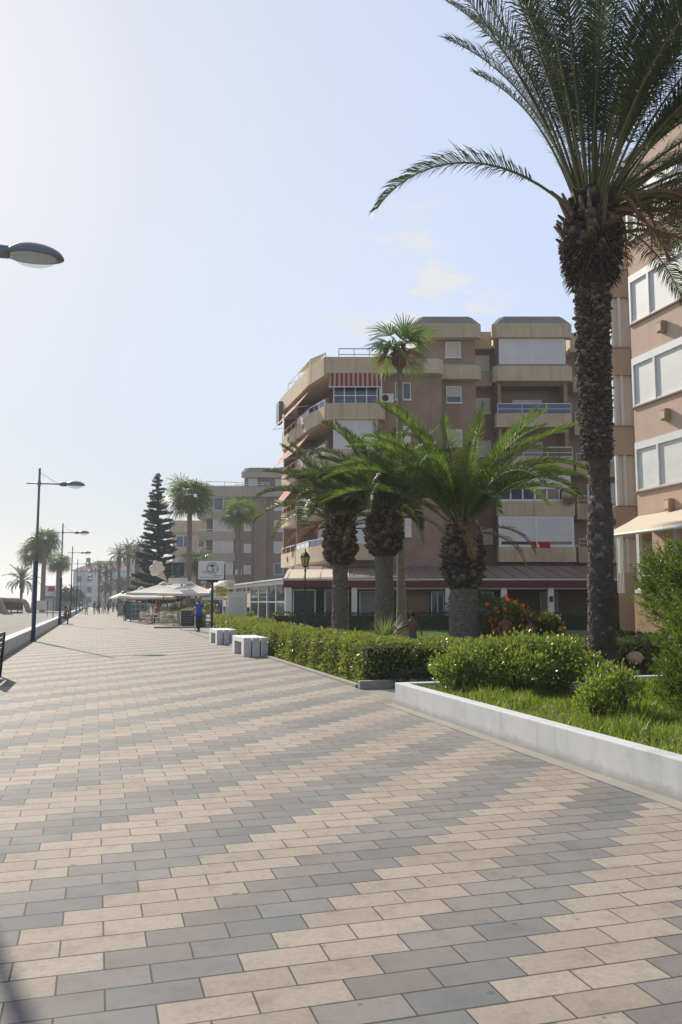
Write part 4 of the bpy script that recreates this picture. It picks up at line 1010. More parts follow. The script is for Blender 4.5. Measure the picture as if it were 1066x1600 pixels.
for k in range(11):                                        # hanging dead stalks and fronds
    az = -16 + rng.uniform(-95, 75); a = R_(az); z = rng.uniform(7.6, 8.4); c = bp_path(z); o = .4
    base = (c[0] + o * math.cos(a), c[1] + o * math.sin(a), z)
    if k < 6: frond(b, base, a, R_(rng.uniform(0, 30)), rng.uniform(.8, 1.3), R_(rng.uniform(105, 135)), 7, .22, .03, 0, 0, start=.7, rr=.05, sag=1.2, pw=.6)
    else: frond(b, base, a, R_(rng.uniform(5, 30)), rng.uniform(1.4, 2.3), R_(rng.uniform(70, 105)), 36, .36, .022, 0, 0, start=.35, rr=.035, sag=1.0, pw=.9)
b.build('dead_fronds', M['dead'], BP)
rng = keep

canary_palm('canary_palm', 8.46, 28.78, .06, 2.98, 4.35, .27, .46, ring_fronds(38, 11, (80, 32), (34, 104)), 'stout palm farthest left of the three, its fronds leaning over the sea side', 3.3, 31, 'frondmid')
canary_palm('canary_palm', 9.16, 25.97, .06, 3.15, 4.45, .29, .47, ring_fronds(42, 12, (82, 32), (30, 108)), 'stout middle palm of the three with a fat pineapple shaped head and droopy crown', 3.5, 32, 'frondmid')
fc = [(155, 78, 1.05, 50), (193, 70, 1.05, 50), (-46, 72, 1.0, 45), (175, 67, 1.06, 82), (152, 60, 1.1, 82), (175, 49, 1.08, 78), (-12, 72, 1.0, 36), (-28, 60, 1.05, 48), (2, 67, 1.0, 86), (-6, 57, 1.08, 82), (-40, 57, 1.0, 91), (40, 66, 0.9, 55), (110, 66, 0.9, 52), (250, 66, 0.8, 60), (200, 62, 1.0, 62), (-70, 66, 0.95, 60), (290, 68, 0.9, 91), (225, 58, 0.95, 96), (158, 41, 1.05, 76), (135, 51, 1, 91), (-25, 47, 1.05, 84), (20, 51, 1, 91), (60, 57, 1, 86), (95, 57, 1, 86), (315, 51, 0.9, 101), (260, 47, 0.8, 106)]
canary_palm('canary_palm', 10.49, 22.66, .06, 2.0, 3.75, .40, .50, fc + ring_fronds(16, 13, (80, 46), (36, 90)), 'stout palm nearest the viewer with bright upright green fronds and a scaly pineapple head', 4.25, 33)
fan_palm('fan_palm', 12.35, 32.87, .06, 12.55, .23, .115, 'tall slender fan palm rising in front of the rose brown wall of the big block', 19, 1.05, 4, 20, .42)
fan_palm('fan_palm', 9.05, 86.0, 0, 12.2, .34, .24, 'tall fan palm standing between the conifer and the smaller block', 40, 1.75, 6, 18)
fan_palm('fan_palm', 13.2, 79.5, 0, 10.0, .22, .13, 'thin fan palm in front of the smaller rose brown block', 32, 1.3, 8, 16)
fan_palm('fan_palm', 10.3, 88.5, 0, 5.6, .3, .25, 'short bushy fan palm behind the white billboard', 26, 1.35, 9, 14)

# Norfolk pine
NP = thing('norfolk_pine', (6.6, 97, 0), 'tall dark conical conifer with tiered branches beside the parasols', 'conifer')
keep = rng; rng = np.random.default_rng(77)
MB().tube([(6.9, 97, 0), (6.7, 97, 8), (6.4, 97, 16.0)], [.34, .22, .02], 10).build('trunk', M['twig'], NP)
b = MB(); z = 1.5; tier = 0
while z < 15.9:
    f = (z - 1.5) / 14.7; L_ = 3.0 * (1 - f) ** .75 * rng.uniform(.88, 1.1) + .12; n = 7 if f < .8 else 5; tx = 6.9 - .5 * z / 16
    for k in range(n):
        a = 2 * math.pi * k / n + tier * .5 + rng.normal(0, .12); Lk = L_ * rng.uniform(.82, 1.1)
        dz_ = rng.uniform(-.28, .28); nb = int(150 * Lk) + 20; t = rng.random(nb) ** .8
        P = np.stack([tx + np.cos(a) * Lk * t, 97 + np.sin(a) * Lk * t, z + dz_ + .12 * np.sin(t * 3) - .10 * Lk * t + .26 * Lk * t ** 2.5], -1) + rng.normal(0, .05, (nb, 3)) * np.array((1.3, 1.3, 1))
        s_ = rng.choice([-1, 1], nb); N = np.stack([np.cos(a) * .6 - s_ * np.sin(a) * .8, np.sin(a) * .6 + s_ * np.cos(a) * .8, .5 + 0 * t], -1)
        leaves(b, P, unit(N), .40 * (1 - .5 * f), .3, 0, .28, .25)
    z += (.70 - .3 * f) * rng.uniform(.75, 1.25); tier += 1
b.build('crown', M['pine'], NP); rng = keep

# hedges
H1 = hedge('clipped_hedge', (5.5, 15.25), (5.5, 29.2), 1.1, .0, .82, 620, .075, 'near stretch of the clipped sunny hedge beside the first white bench', wob=.06)
hedge('clipped_hedge', (5.9, 30.4), (6.45, 43.3), 1.1, .0, .86, 420, .085, 'far stretch of the clipped sunny hedge near the man in blue')
hedge('clipped_hedge', (6.06, 15.75), (13.5, 15.75),   .95, .0, .78, 560, .075, 'short arm of the clipped hedge running behind the loose shrub')
hedge('clipped_hedge', (9.4, 45.2), (28, 39.8), .8, 0, .95, 240, .09, 'long dark clipped hedge in front of the arcade', 'hedgedark')
hedge('clipped_hedge', (11.5, 17.4), (14.5, 17.2), 1.0, 0, .8, 300, .08, 'dark hedge behind the tall palm trunk', 'hedgedark')
hedge('clipped_hedge', (6.0, 52.5), (6.2, 58), 1.2, 0, 1.05, 280, .09, 'short hedge behind the black menu board by the terrace')
hedge('clipped_hedge', (7.4, 50.5), (9.2, 50.2), .7, 0, .95, 260, .09, 'small hedge under the white billboard')
# shrubs
bush('loose_shrub', [(5.75, 11.9, .54, .72, .62, .38), (6.5, 11.95, .60, .75, .6, .42), (7.0, 11.6, .58, .50, .55, .42), (6.15, 11.3, .48, .65, .45, .28), (7.05, 11.0, .46, .30, .42, .32), (5.35, 11.75, .43, .35, .4, .26)], 19000, .062, 'wide loose light green shrub inside the corner of the white planter', 'shrub')
bush('small_shrub', [(5.82, 8.75, .46, .24, .24, .22), (6.0, 8.6, .52, .2, .22, .26), (5.62, 8.62, .36, .2, .18, .14), (6.12, 9.1, .62, .12, .13, .22)], 2300, .055, 'small glossy shrub in the planter just in front of the tall palm', 'shrub')
bush('flowering_hibiscus', [(11.62, 22.15, .82, .62, .55, .78), (12.05, 22.0, .72, .42, .45, .62), (11.25, 22.2, .6, .32, .4, .55)], 7000, .085, 'rounded flowering shrub covered with orange blooms behind the two boys', 'flowerleaf', extra=[('bloom', 'petal', 62, .10), ('yellow_bloom', 'petaly', 30, .085)])
bush('flowering_hibiscus', [(12.75, 21.8, .62, .40, .4, .55)], 3000, .085, 'lower flowering shrub with yellow orange tips to the right of the orange one', 'flowerleaf', extra=[('bloom', 'petaly', 36, .09)])
bush('garden_shrub', [(19.6, 41.2, 1.2, 1.3, .8, 1.1)], 2600, .14, 'dark rounded shrub between the white posts of the arcade', 'hedgedark')
bush('garden_shrub', [(7.95, 38.4, .3, .7, .5, .28), (8.6, 38.2, .28, .5, .5, .25)], 1500, .08, 'low green mound with a small white plate in front of the arcade hedge', 'hedge')
MB().add([(9.2, 38.1, .35), (9.75, 37.9, .22), (9.78, 38.0, .42), (9.25, 38.25, .6)], [(0, 1, 2, 3)]).add([(9.2, 38.12, .35), (9.75, 37.92, .22), (9.78, 38.02, .42), (9.25, 38.27, .6)], [(3, 2, 1, 0)]).build('garden_plaque', M['white'])
tag(bpy.data.objects['garden_plaque'], 'small tilted white plate among the low plants', 'plaque')
bush('dry_plant', [(6.3, 14.9, .16, .45, .22, .16), (5.6, 14.95, .12, .2, .15, .12)], 1500, .06, 'low greyish dry plants at the foot of the hedge end', 'hedgedark', 'plant')
# spiky yucca
Y_ = thing('spiky_yucca', (7.75, 21.9, .06), 'spiky rosette plant between the trunks of the stout palms', 'plant')
b = MB()
for k in range(85):
    a = k * 2.39996; e = R_(88 - 80 * (k / 85) ** .8 + rng.normal(0, 6)); L_ = rng.uniform(.75, 1.05); D = np.array((math.cos(a) * math.cos(e), math.sin(a) * math.cos(e), math.sin(e))); Q = np.array((-math.sin(a), math.cos(a), 0)) * .026
    p = np.array((7.75, 21.9, .42)); m_ = p + D * L_ * .55; t_ = m_ + (D + np.array((0, 0, -.15))) * L_ * .45
    b.add([p - Q * .7, p + Q * .7, m_ + Q, m_ - Q, t_], [(0, 1, 2, 3), (3, 2, 4)])
b.build('leaves', M['yucca'], Y_)
MB().tube([(7.75, 21.9, .05), (7.75, 21.9, .45)], [.1, .08], 8).build('stem', M['twig'], Y_)

# feathery conifer bush at the right edge
TB = thing('feathery_bush', (7.3, 8.6, .24), 'big feathery bright green conifer bush filling the right edge of the planter', 'bush')
keep = rng; rng = np.random.default_rng(99)
b = MB(); tw = MB(); blobs = [(7.35, 8.7, .95, .75, .7, .75), (7.75, 9.1, 1.55, .7, .7, .85), (6.75, 8.3, .55, .5, .5, .42), (7.1, 8.0, .5, .6, .5, .4), (8.3, 8.8, 1.1, .8, .7, 1.1), (7.8, 9.9, 1.75, .6, .6, .6), (6.9, 7.6, .5, .5, .4, .35), (7.5, 8.3, .8, .6, .5, .6)]
for (bx, by, bz, rx, ry, rz) in blobs:
    bx += .22
    n = int(520 * (rx * ry + rx * rz + ry * rz) / 1.6)
    D = unit(rng.normal(0, 1, (n, 3))); C_ = np.array((bx, by, bz)) + D * np.array((rx, ry, rz)) * (.45 + .55 * rng.random((n, 1)) ** .5)
    for c, d in zip(C_, D):
        if c[2] < .3: continue
        ax = unit(d * .6 + np.array((0, 0, .75)) + rng.normal(0, .3, 3)); Ls = rng.uniform(.14, .30); m = 46
        t = rng.random(m); P = c + ax * (t * Ls)[:, None]; N = unit(ax * .8 + rng.normal(0, .65, (m, 3)))
        leaves(b, P, N, .085, .11, 0, .2, .1)
        tw.tube([c - ax * .05, c + ax * Ls], [.004, .002], 3, 0, False)
for _ in range(12):
    e = np.array((7.5, 8.8, .3)) + np.array((rng.uniform(-.8, .9), rng.uniform(-.7, .8), rng.uniform(.5, 1.9))); tw.tube([(7.5 + rng.normal(0, .15), 8.8 + rng.normal(0, .15), .24), (np.array((7.5, 8.8, .25)) + e) / 2 + rng.normal(0, .08, 3), e], [.035, .02, .008], 6)
b.build('foliage', M['tam'], TB); tw.build('twigs', M['twig'], TB); rng = keep

# rubble at the foot of the tall palm
for nm, p, r_, m_, lb in (('pale_stone', (7.0, 11.05, .30), (.2, .12, .09), 'white', 'whitish stone at the left foot of the tall palm'), ('pale_stone', (7.62, 11.2, .40), (.12, .1, .1), 'white', 'small white stone leaning on the front of the tall palm trunk'), ('brown_stone', (6.95, 10.7, .28), (.2, .14, .07), 'tan', 'tan stone lying in the grass before the white stone'), ('brown_stone', (10.95, 15.2, .42), (.2, .16, .13), 'tan', 'rounded brown rock behind the feathery bush')):
    tag(MB().ell(p, r_, 14, 8, 0, None, .06).build(nm, M[m_], None, True), lb, 'stone')

# grass
n = 52000; P = np.stack([rng.uniform(4.74, 11, n), rng.uniform(4.2, 12.2, n), np.full(n, .235)], -1); P = P[(P[:, 0] < 9 + (P[:, 1] - 8) * .5)]
b = MB(); tall = .12 + .09 * np.sin(P[:, 0] * 3.1 + 1) * np.sin(P[:, 1] * 2.3) + .06 * np.sin(P[:, 0] * 9) * np.sin(P[:, 1] * 8)
blades(b, P, np.clip(tall, .05, .3), np.full(len(P), .011)); tag(b.build('planter_grass', M['grass']), 'bright rough grass in the planter', 'grass', kind='stuff')
n = 60000; yy = 15.4 + 29 * rng.random(n) ** .9; P = np.stack([rng.uniform(6.2, 20, n), yy, np.full(n, .055)], -1)
b = MB(); blades(b, P, np.full(n, .075), np.full(n, .014)); tag(b.build('lawn_grass', M['grasslawn']), 'short lawn grass under the palms', 'grass', kind='stuff')

# ------------------------------------------------------------------ people
def person(loc, face, h, label, skin=(.30, .16, .10), hair=(.03, .02, .015), shirt=None, legs=None, legs_to='ankle', sleeve=.6, pose=None, group=None, fingers=True, longhair=False, extra=None):
    r = thing('person', loc, label, 'person', group); r.rotation_euler = (0, 0, R_(face)); r.scale = (h / 1.75,) * 3
    J = dict(pelvis=(0, 0, .95), waist=(0, .01, 1.1), chest=(0, 0, 1.335), neckb=(0, -.01, 1.44), neck=(0, .01, 1.50), head=(0, .03, 1.575), top=(0, .02, 1.66))
    for s_, k in ((-1, 'R'), (1, 'L')):
        J.update({'sh' + k: (s_ * -.18, 0, 1.372), 'el' + k: (s_ * -.24, -.02, 1.13), 'wr' + k: (s_ * -.25, .06, .89), 'ha' + k: (s_ * -.25, .09, .80),
                  'hi' + k: (s_ * -.09, 0, .90), 'kn' + k: (s_ * -.10, .02, .50), 'an' + k: (s_ * -.10, -.03, .09), 'to' + k: (s_ * -.12, .13, .03)})
    if pose: J.update(pose)
    RD = dict(pelvis=(.155, .11), waist=(.15, .105), chest=(.16, .11), neckb=(.088, .072), neck=(.062, .066), head=(.100, .122), top=(.092, .105))
    for k in 'RL': RD.update({'sh' + k: (.064, .064), 'el' + k: (.043, .043), 'wr' + k: (.028, .030), 'ha' + k: (.022, .040), 'hi' + k: (.088, .088), 'kn' + k: (.058, .06), 'an' + k: (.038, .04), 'to' + k: (.040, .03)})
    E = [('pelvis', 'waist'), ('waist', 'chest'), ('chest', 'neckb'), ('neckb', 'neck'), ('neck', 'head'), ('head', 'top')]
    for k in 'RL': E += [('chest', 'sh' + k), ('sh' + k, 'el' + k), ('el' + k, 'wr' + k), ('wr' + k, 'ha' + k), ('pelvis', 'hi' + k), ('hi' + k, 'kn' + k), ('kn' + k, 'an' + k), ('an' + k, 'to' + k)]
    def skinned(name, edges, m, grow=0.0, root='pelvis', extra=None):
        names = []; 
        for a_, c_ in edges:
            for q in (a_, c_):
                if q not in names: names.append(q)
        co = [J[q] for q in names]; rad = [tuple(v + grow for v in RD[q]) for q in names]; ed = [(names.index(a_), names.index(c_)) for a_, c_ in edges]
        if extra:
            for (src, pts, rr) in extra:
                pv = names.index(src)
                for p, q in zip(pts, rr): co.append(tuple(p)); rad.append((q, q)); ed.append((pv, len(co) - 1)); pv = len(co) - 1
        me = bpy.data.meshes.new(name); me.from_pydata(co, ed, []); o = bpy.data.objects.new(name, me); COL.objects.link(o); o.parent = r
        sm_ = o.modifiers.new('skin', 'SKIN'); sm_.use_smooth_shade = True; sm_.branch_smoothing = .5
        for i, v in enumerate(me.skin_vertices[0].data): v.radius = rad[i]; v.use_root = (names[i] == root if i < len(names) else False)
        sb = o.modifiers.new('sub', 'SUBSURF'); sb.levels = sb.render_levels = 1
        me.materials.append(m); return o
    fx = []
    if fingers:
        for k in 'RL':
            w, hd = np.array(J['wr' + k]), np.array(J['ha' + k]); d = unit(hd - w); sx = unit(np.cross(d, np.array((1., .2, 0)))); 
            for i, ln in enumerate((.07, .082, .078, .062)):
                o_ = sx * (i - 1.5) * .019; p0 = hd + d * .025 + o_; cu = np.array((.012 if k == 'R' else -.012, .012, 0)); fx.append(('ha' + k, [p0, p0 + d * ln * .5, p0 + d * ln + cu], (.0095, .0085, .007)))
            p0 = hd - sx * .035 - d * .02; fx.append(('ha' + k, [p0, p0 - sx * .02 + d * .04], (.011, .009)))
    body = skinned('body', E, mat('skin', skin, .55, .06, 6), 0, 'pelvis', fx)
    hm = mat('hair', hair, .6, .2, 30); hx, hy, hz = J['head']; tx, ty, tz = J['top']
    b = MB(); b.ell((tx, ty - .018, tz + .0), (.094, .112, .082), 18, 10, 0, None, .04); b.ell((hx, hy - .05, hz + .03), (.09, .075, .09), 16, 9, 0, None, .04)
    if longhair: b.ell((hx, hy - .085, hz - .08), (.085, .05, .17), 12, 8)
    o = b.build('hair', hm, None, True); o.parent = r
    b = MB(); b.ell((hx, hy + .088, hz + .005), (.013, .02, .022), 8, 6); b.ell((hx - .084, hy - .0, hz + .01), (.014, .024, .032), 8, 6); b.ell((hx + .084, hy - .0, hz + .01), (.014, .024, .032), 8, 6)
    o = b.build('nose_and_ears', body.data.materials[0], None, True); o.parent = r
    b = MB(); b.ell((hx - .034, hy + .078, hz + .03), (.013, .008, .008), 8, 6); b.ell((hx + .034, hy + .078, hz + .03), (.013, .008, .008), 8, 6); b.ell((hx, hy + .078, hz - .04), (.026, .007, .006), 8, 6)
    o = b.build('eyes_and_mouth', hm, None, True); o.parent = r
    if shirt:
        pv, wv = np.array(J['pelvis']), np.array(J['waist']); J['shem'] = tuple(pv - unit(wv - pv) * .09); RD['shem'] = (.165, .125)
        es = [('pelvis', 'shem'), ('pelvis', 'waist'), ('waist', 'chest'), ('chest', 'neckb')]
        for k in 'RL':
            J['slv' + k] = tuple(np.array(J['sh' + k]) * (1 - sleeve) + np.array(J['el' + k]) * sleeve); RD['slv' + k] = (.060, .060); es += [('chest', 'sh' + k), ('sh' + k, 'slv' + k)]
        skinned('shirt', es, mat('shirt_cloth', shirt, .9, .1, 12), .032)
    if legs:
        es = [('waist', 'pelvis')] if False else [('pelvis', 'waist')]
        J['waist_'] = J['waist']; es = []; J['hem'] = (0, 0, 1.02); J['hem'] = tuple(np.array(J['pelvis']) * .6 + np.array(J['waist']) * .4); RD['hem'] = (.142, .10); es = [('pelvis', 'hem')]
        for k in 'RL':
            es += [('pelvis', 'hi' + k), ('hi' + k, 'kn' + k)]
            if legs_to == 'ankle': es += [('kn' + k, 'an' + k)]
        skinned('trousers' if legs_to == 'ankle' else 'shorts', es, mat('trouser_cloth', legs, .9, .1, 12), .02)
        if legs_to == 'ankle' or shirt:
            b = MB()
            for k in 'RL': p = np.array(J['an' + k]); q = np.array(J['to' + k]); b.tube([p + (0, -.05, -.05), p + (0, 0, -.04), (p + q) / 2 - (0, 0, .0), q + (0, .04, 0)], [.045, .052, .05, .035], 10)
            o = b.build('shoes', M['black'], None, True); o.parent = r
    return r
walk = dict(knL=(.10, .16, .52), anL=(.10, .20, .10), toL=(.11, .36, .05), knR=(-.10, .05, .50), anR=(-.10, -.22, .12), toR=(-.11, -.08, .03), elL=(.25, -.12, 1.15), wrL=(.26, -.12, .91), haL=(.26, -.10, .82), elR=(-.25, .06, 1.13), wrR=(-.24, .2, .93), haR=(-.24, .26, .86))
P1 = person((5.25, 44.4, 0), 15, 1.88, 'man in a blue t-shirt and dark trousers walking past the end of the hedge', shirt=(.02, .07, .42), legs=(.012, .014, .035), hair=(.22, .16, .10), pose=dict(walk, elL=(.30, .10, 1.2), wrL=(.1, .2, 1.18), haL=(.04, .22, 1.2)))
person((7.1, 49.2, 0), 60, 1.72, 'man in a blue t-shirt half hidden behind the hedge by the white cabinet', shirt=(.03, .10, .42), legs=(.02, .02, .03), hair=(.35, .30, .26))
raise_ = dict(elL=(.32, -.04, 1.14), wrL=(.53, .04, 1.12), haL=(.60, .05, 1.20), elR=(-.30, .0, 1.16), wrR=(-.38, .08, .95), haR=(-.40, .10, .88))
raise_ = {k.replace('L', 'T').replace('R', 'L').replace('T', 'R'): (-v[0], v[1], v[2]) for k, v in raise_.items()} if False else raise_
tan_ = (.175, .075, .04)
person((8.2, 21.0, .06), -16, 1.30, 'bare backed boy with one arm held out beside the stout palm', skin=tan_, hair=(.03, .018, .012), legs=(.05, .12, .2), legs_to='knee', pose={k: (-v[0], v[1], v[2]) if False else v for k, v in {'elR': (-.34, -.02, 1.18), 'wrR': (-.54, .06, 1.06), 'haR': (-.62, .08, 1.12), 'elL': (.27, .0, 1.14), 'wrL': (.33, .10, .93), 'haL': (.36, .14, .86), 'head': (.02, .05, 1.575), 'top': (.02, .05, 1.66)}.items()})
person((10.25, 19.6, .06), 170, 1.28, 'bare chested boy in front of the orange flowers', skin=tan_, hair=(.025, .018, .012), legs=(.2, .05, .05), legs_to='knee')
person((10.85, 19.4, .06), 100, 1.16, 'shorter boy with dark hair at the right of the orange flowers', skin=(.16, .07, .04), hair=(.015, .012, .01), legs=(.04, .05, .1), legs_to='knee')
for (x, y, fc_, h, lb, sh, lg, lt, lh) in (
    (2.35, 72.0, 190, 1.68, 'woman in a brown dress with a red bag by the blue menu board', (.12, .05, .04), (.12, .05, .04), 'knee', True),
    (-.15, 112, 10, 1.72, 'walker in a green top leftmost of the far group on the promenade', (.10, .22, .12), (.3, .28, .22), 'knee', True),
    (.42, 113, 5, 1.75, 'walker dressed in black in the middle of the far group', (.02, .02, .025), (.02, .02, .025), 'ankle', True),
    (.9, 116, 0, 1.7, 'walker in a yellow top in the far group', (.62, .5, .2), (.5, .45, .4), 'knee', False),
    (1.55, 112, 0, 1.8, 'walker in a blue shirt at the right of the far group', (.05, .12, .25), (.06, .07, .1), 'knee', False),
    (2.5, 128, 0, 1.74, 'walker in a dark purple top near the parasols', (.08, .04, .12), (.03, .03, .04), 'ankle', False),
    (3.1, 121, 0, 1.7, 'walker in a dark red top near the parasols', (.2, .04, .05), (.05, .05, .06), 'ankle', True),
    (1.25, 121, 0, 1.66, 'walker with pale top and bare legs behind the black dressed one', (.5, .5, .5), (.3, .25, .2), 'knee', True),
    (1.95, 135, 0, 1.72, 'distant walker in a brick red top', (.35, .1, .06), (.1, .1, .12), 'knee', False),
    (.2, 138, 180, 1.75, 'distant walker in white coming towards the viewer', (.6, .6, .6), (.1, .12, .2), 'ankle', False),
    (3.3, 139, 0, 1.7, 'distant walker in black by the red parasol', (.02, .02, .02), (.03, .03, .04), 'ankle', False),
    (2.6, 98, 200, 1.74, 'waiter in a white shirt beside the pale menu board', (.6, .6, .58), (.02, .02, .02), 'ankle', False),
    (4.4, 63.5, 80, 1.68, 'guest in a red top standing among the terrace tables', (.4, .05, .05), (.05, .05, .07), 'ankle', True),
    (-1.05, 104, 175, 1.68, 'figure in pale clothes by the wall far along the promenade', (.5, .45, .4), (.2, .2, .25), 'knee', False)):
    q = person((x, y, 0), fc_, h, lb, skin=(.34, .19, .13), shirt=sh, legs=lg, legs_to=lt, hair=(.05, .03, .02), pose=walk, fingers=False, longhair=lh)
b = MB(); b.box(2.62, 2.72, 71.8, 72.15, .55, .95); b.tube([(2.67, 71.83, .95), (2.67, 71.9, 1.15), (2.67, 72.05, 1.15), (2.67, 72.12, .95)], .012, 5); tag(b.build('red_handbag', mat('red_leather', (.45, .02, .05), .5), bevel=.02), 'red handbag carried by the woman near the menu board', 'bag')
sit = dict(pelvis=(0, 0, .52), waist=(0, -.02, .68), chest=(0, -.03, .88), neckb=(0, -.02, 1.03), neck=(0, 0, 1.09), head=(0, .03, 1.165), top=(0, .02, 1.25))
for s_, k in ((-1, 'L'), (1, 'R')):
    sit.update({'sh' + k: (-s_ * .18, -.03, .99), 'el' + k: (-s_ * .24, .02, .74), 'wr' + k: (-s_ * .15, .2, .66), 'ha' + k: (-s_ * .12, .27, .64), 'hi' + k: (-s_ * .09, .02, .5), 'kn' + k: (-s_ * .11, .42, .5), 'an' + k: (-s_ * .11, .42, .09), 'to' + k: (-s_ * .12, .58, .03)})
def park_bench(y, label):
    r = thing('park_bench', (-2.05, y, 0), label, 'park bench', 'dark benches facing the beach')
    for yy in (y, y + 1.75):
        b = MB(); b.bar((-1.92, yy, 0), (-1.87, yy, .95), .05, .06); b.bar((-2.37, yy, 0), (-2.37, yy, .45), .05, .05); b.bar((-2.39, yy, .43), (-1.87, yy, .43), .05, .05); b.build('leg', M['black'], r)
    b = MB()
    for k in range(4): b.box(-2.41 + k * .12, -2.31 + k * .12, y - .03, y + 1.78, .455, .485)
    b.build('seat', M['bluepole'], r, bevel=.005)
    b = MB()
    for k in range(4): b.bar((-1.91 + .01 * k, y - .03, .58 + k * .11), (-1.91 + .01 * k, y + 1.78, .58 + k * .11), .03, .09)
    b.build('backrest', M['bluepole'], r, bevel=.005)
park_bench(17.55, 'dark bench cut off by the left edge of the picture'); park_bench(62.5, 'dark bench with seated people beside the second full lamp')
person((-2.12, 63.1, 0), 95, 1.72, 'bare shouldered person sitting on the dark bench nearer the lamp', skin=(.36, .17, .11), legs=(.1, .03, .05), legs_to='knee', pose=sit, fingers=False)
person((-2.12, 63.8, 0), 85, 1.7, 'person in a dark top sitting on the far half of the dark bench', shirt=(.04, .04, .06), legs=(.05, .05, .07), legs_to='knee', pose=sit, fingers=False)

# ------------------------------------------------------------------ terrace: parasols, tables, chairs, boards
def parasol(x, y, w, zr, ht, label, m='canvas', sides=4, rot=0.):
    r = thing('parasol', (x, y, 0), label, 'parasol', 'cream parasols over the restaurant terrace' if m == 'canvas' else None)
    b = MB(); b.lathe([(.3, 0), (.3, .08), (.05, .12)], (x, y), 16); b.build('base', M['steel'], r); MB().tube([(x, y, .1), (x, y, zr + ht)], .032, 8).build('pole', M['steel'], r)
    b = MB(); N = sides * 6; V = [(x, y, zr + ht)]; K = 5
    for k in range(1, K + 1):
        f = k / K
        for j in range(N):
            a = 2 * math.pi * j / N + rot; sec = math.pi / sides; q = math.cos(sec) / math.cos(((a - rot) % (2 * sec)) - sec); R0 = w / 2 / math.cos(sec)
            V.append((x + R0 * q * f * math.cos(a), y + R0 * q * f * math.sin(a), zr + ht * (1 - f) ** 1.25 - .03 * math.sin(((a - rot) % (2 * sec)) / (2 * sec) * math.pi) * f))
    for j in range(N): vx = V[1 + (K - 1) * N + j]; V.append((vx[0], vx[1], vx[2] - .16))
    f4 = [(1 + k * N + j, 1 + k * N + (j + 1) % N, 1 + (k + 1) * N + (j + 1) % N, 1 + (k + 1) * N + j) for k in range(K) for j in range(N)]
    b.add(V, [[(0, 1 + (j + 1) % N, 1 + j) for j in range(N)], f4]); b.build('canopy', M[m], r)
    b = MB()
    for j in range(sides * 2): a = 2 * math.pi * j / (sides * 2) + rot; R0 = w / 2 * .93; b.tube([(x + R0 * q * math.cos(a), y + R0 * q * math.sin(a), zr + ht * (1 - q) ** 1.25 - .09) for q in (.05, .3, .6, 1)], .012, 4)
    b.build('rib', M['steel'], r)
    MB().lathe([(.42, zr + ht - .10), (.2, zr + ht + .05), (.03, zr + ht + .12), (0, zr + ht + .16)], (x, y), 12).build('vent_cap', M[m], r)
for i, (x, y, w, zr, ht, lb) in enumerate(((6.6, 61.5, 3.9, 2.2, .75, 'square cream parasol nearest the man in blue at the terrace front'), (5.2, 68.0, 4.8, 2.3, .8, 'largest cream parasol in the middle of the terrace'), (7.2, 72, 4.6, 2.6, .85, 'cream parasol rising behind the middle one'), (4.9, 76.5, 4.2, 2.0, .7, 'lower cream parasol under the edge of the largest'), (4.4, 86, 4.8, 2.15, .85, 'cream parasol behind the ice cream cone'), (4.1, 98, 4.8, 2.1, .75, 'small far cream parasol at the left end of the terrace'))):
    parasol(x, y, w, zr, ht, lb, rot=.4 + .1 * i)
parasol(8.1, 60, 2.0, 1.9, .6, 'white domed parasol behind the black signpost', 'white', 8)
parasol(3.7, 118, 3.2, 2.3, .7, 'small red parasol at the far end of the terrace', 'redcloth' if 'redcloth' in M else 'maroon', 8)
def chair(x, y, rz, label, group):
    r = thing('terrace_chair', (x, y, 0), label, 'chair', group); r.rotation_euler = (0, 0, R_(rz))
    def ob(nm, b, m): o = b.build(nm, m, None, bevel=.006); o.parent = r
    cm = M['chaircream']
    ob('seat', MB().box(-.22, .22, -.22, .22, .43, .46), cm)
    b = MB(); b.box(-.21, .21, -.25, -.22, .52, .88); ob('backrest', b, cm)
    for a_ in (-.2, .2):
        for c_ in (-.22, .2): b = MB(); b.bar((a_, c_, 0), (a_, c_, .43 if c_ > 0 else .86), .03); ob('leg', b, cm)
        b = MB(); b.bar((a_, -.22, .66), (a_, .2, .66), .035); ob('armrest', b, cm)
    return r
M['chaircream'] = mat('cream_plastic', (.62, .56, .42), .5, .06, 3)
M['redcloth'] = mat('red_cloth', (.42, .03, .03), .9)
tabs = [(5.1, 57.5, 'nearest the dark menu board'), (3.9, 61.3, 'at the front left corner of the terrace'), (6.2, 61.0, 'under the parasol nearest the man in blue'), (4.7, 64.8, 'under the near edge of the largest parasol'), (6.4, 67.5, 'right of the largest parasol pole'), (4.0, 71.5, 'left of the largest parasol pole'), (5.9, 74, 'at the back of the terrace')]
tab0 = ch0 = None
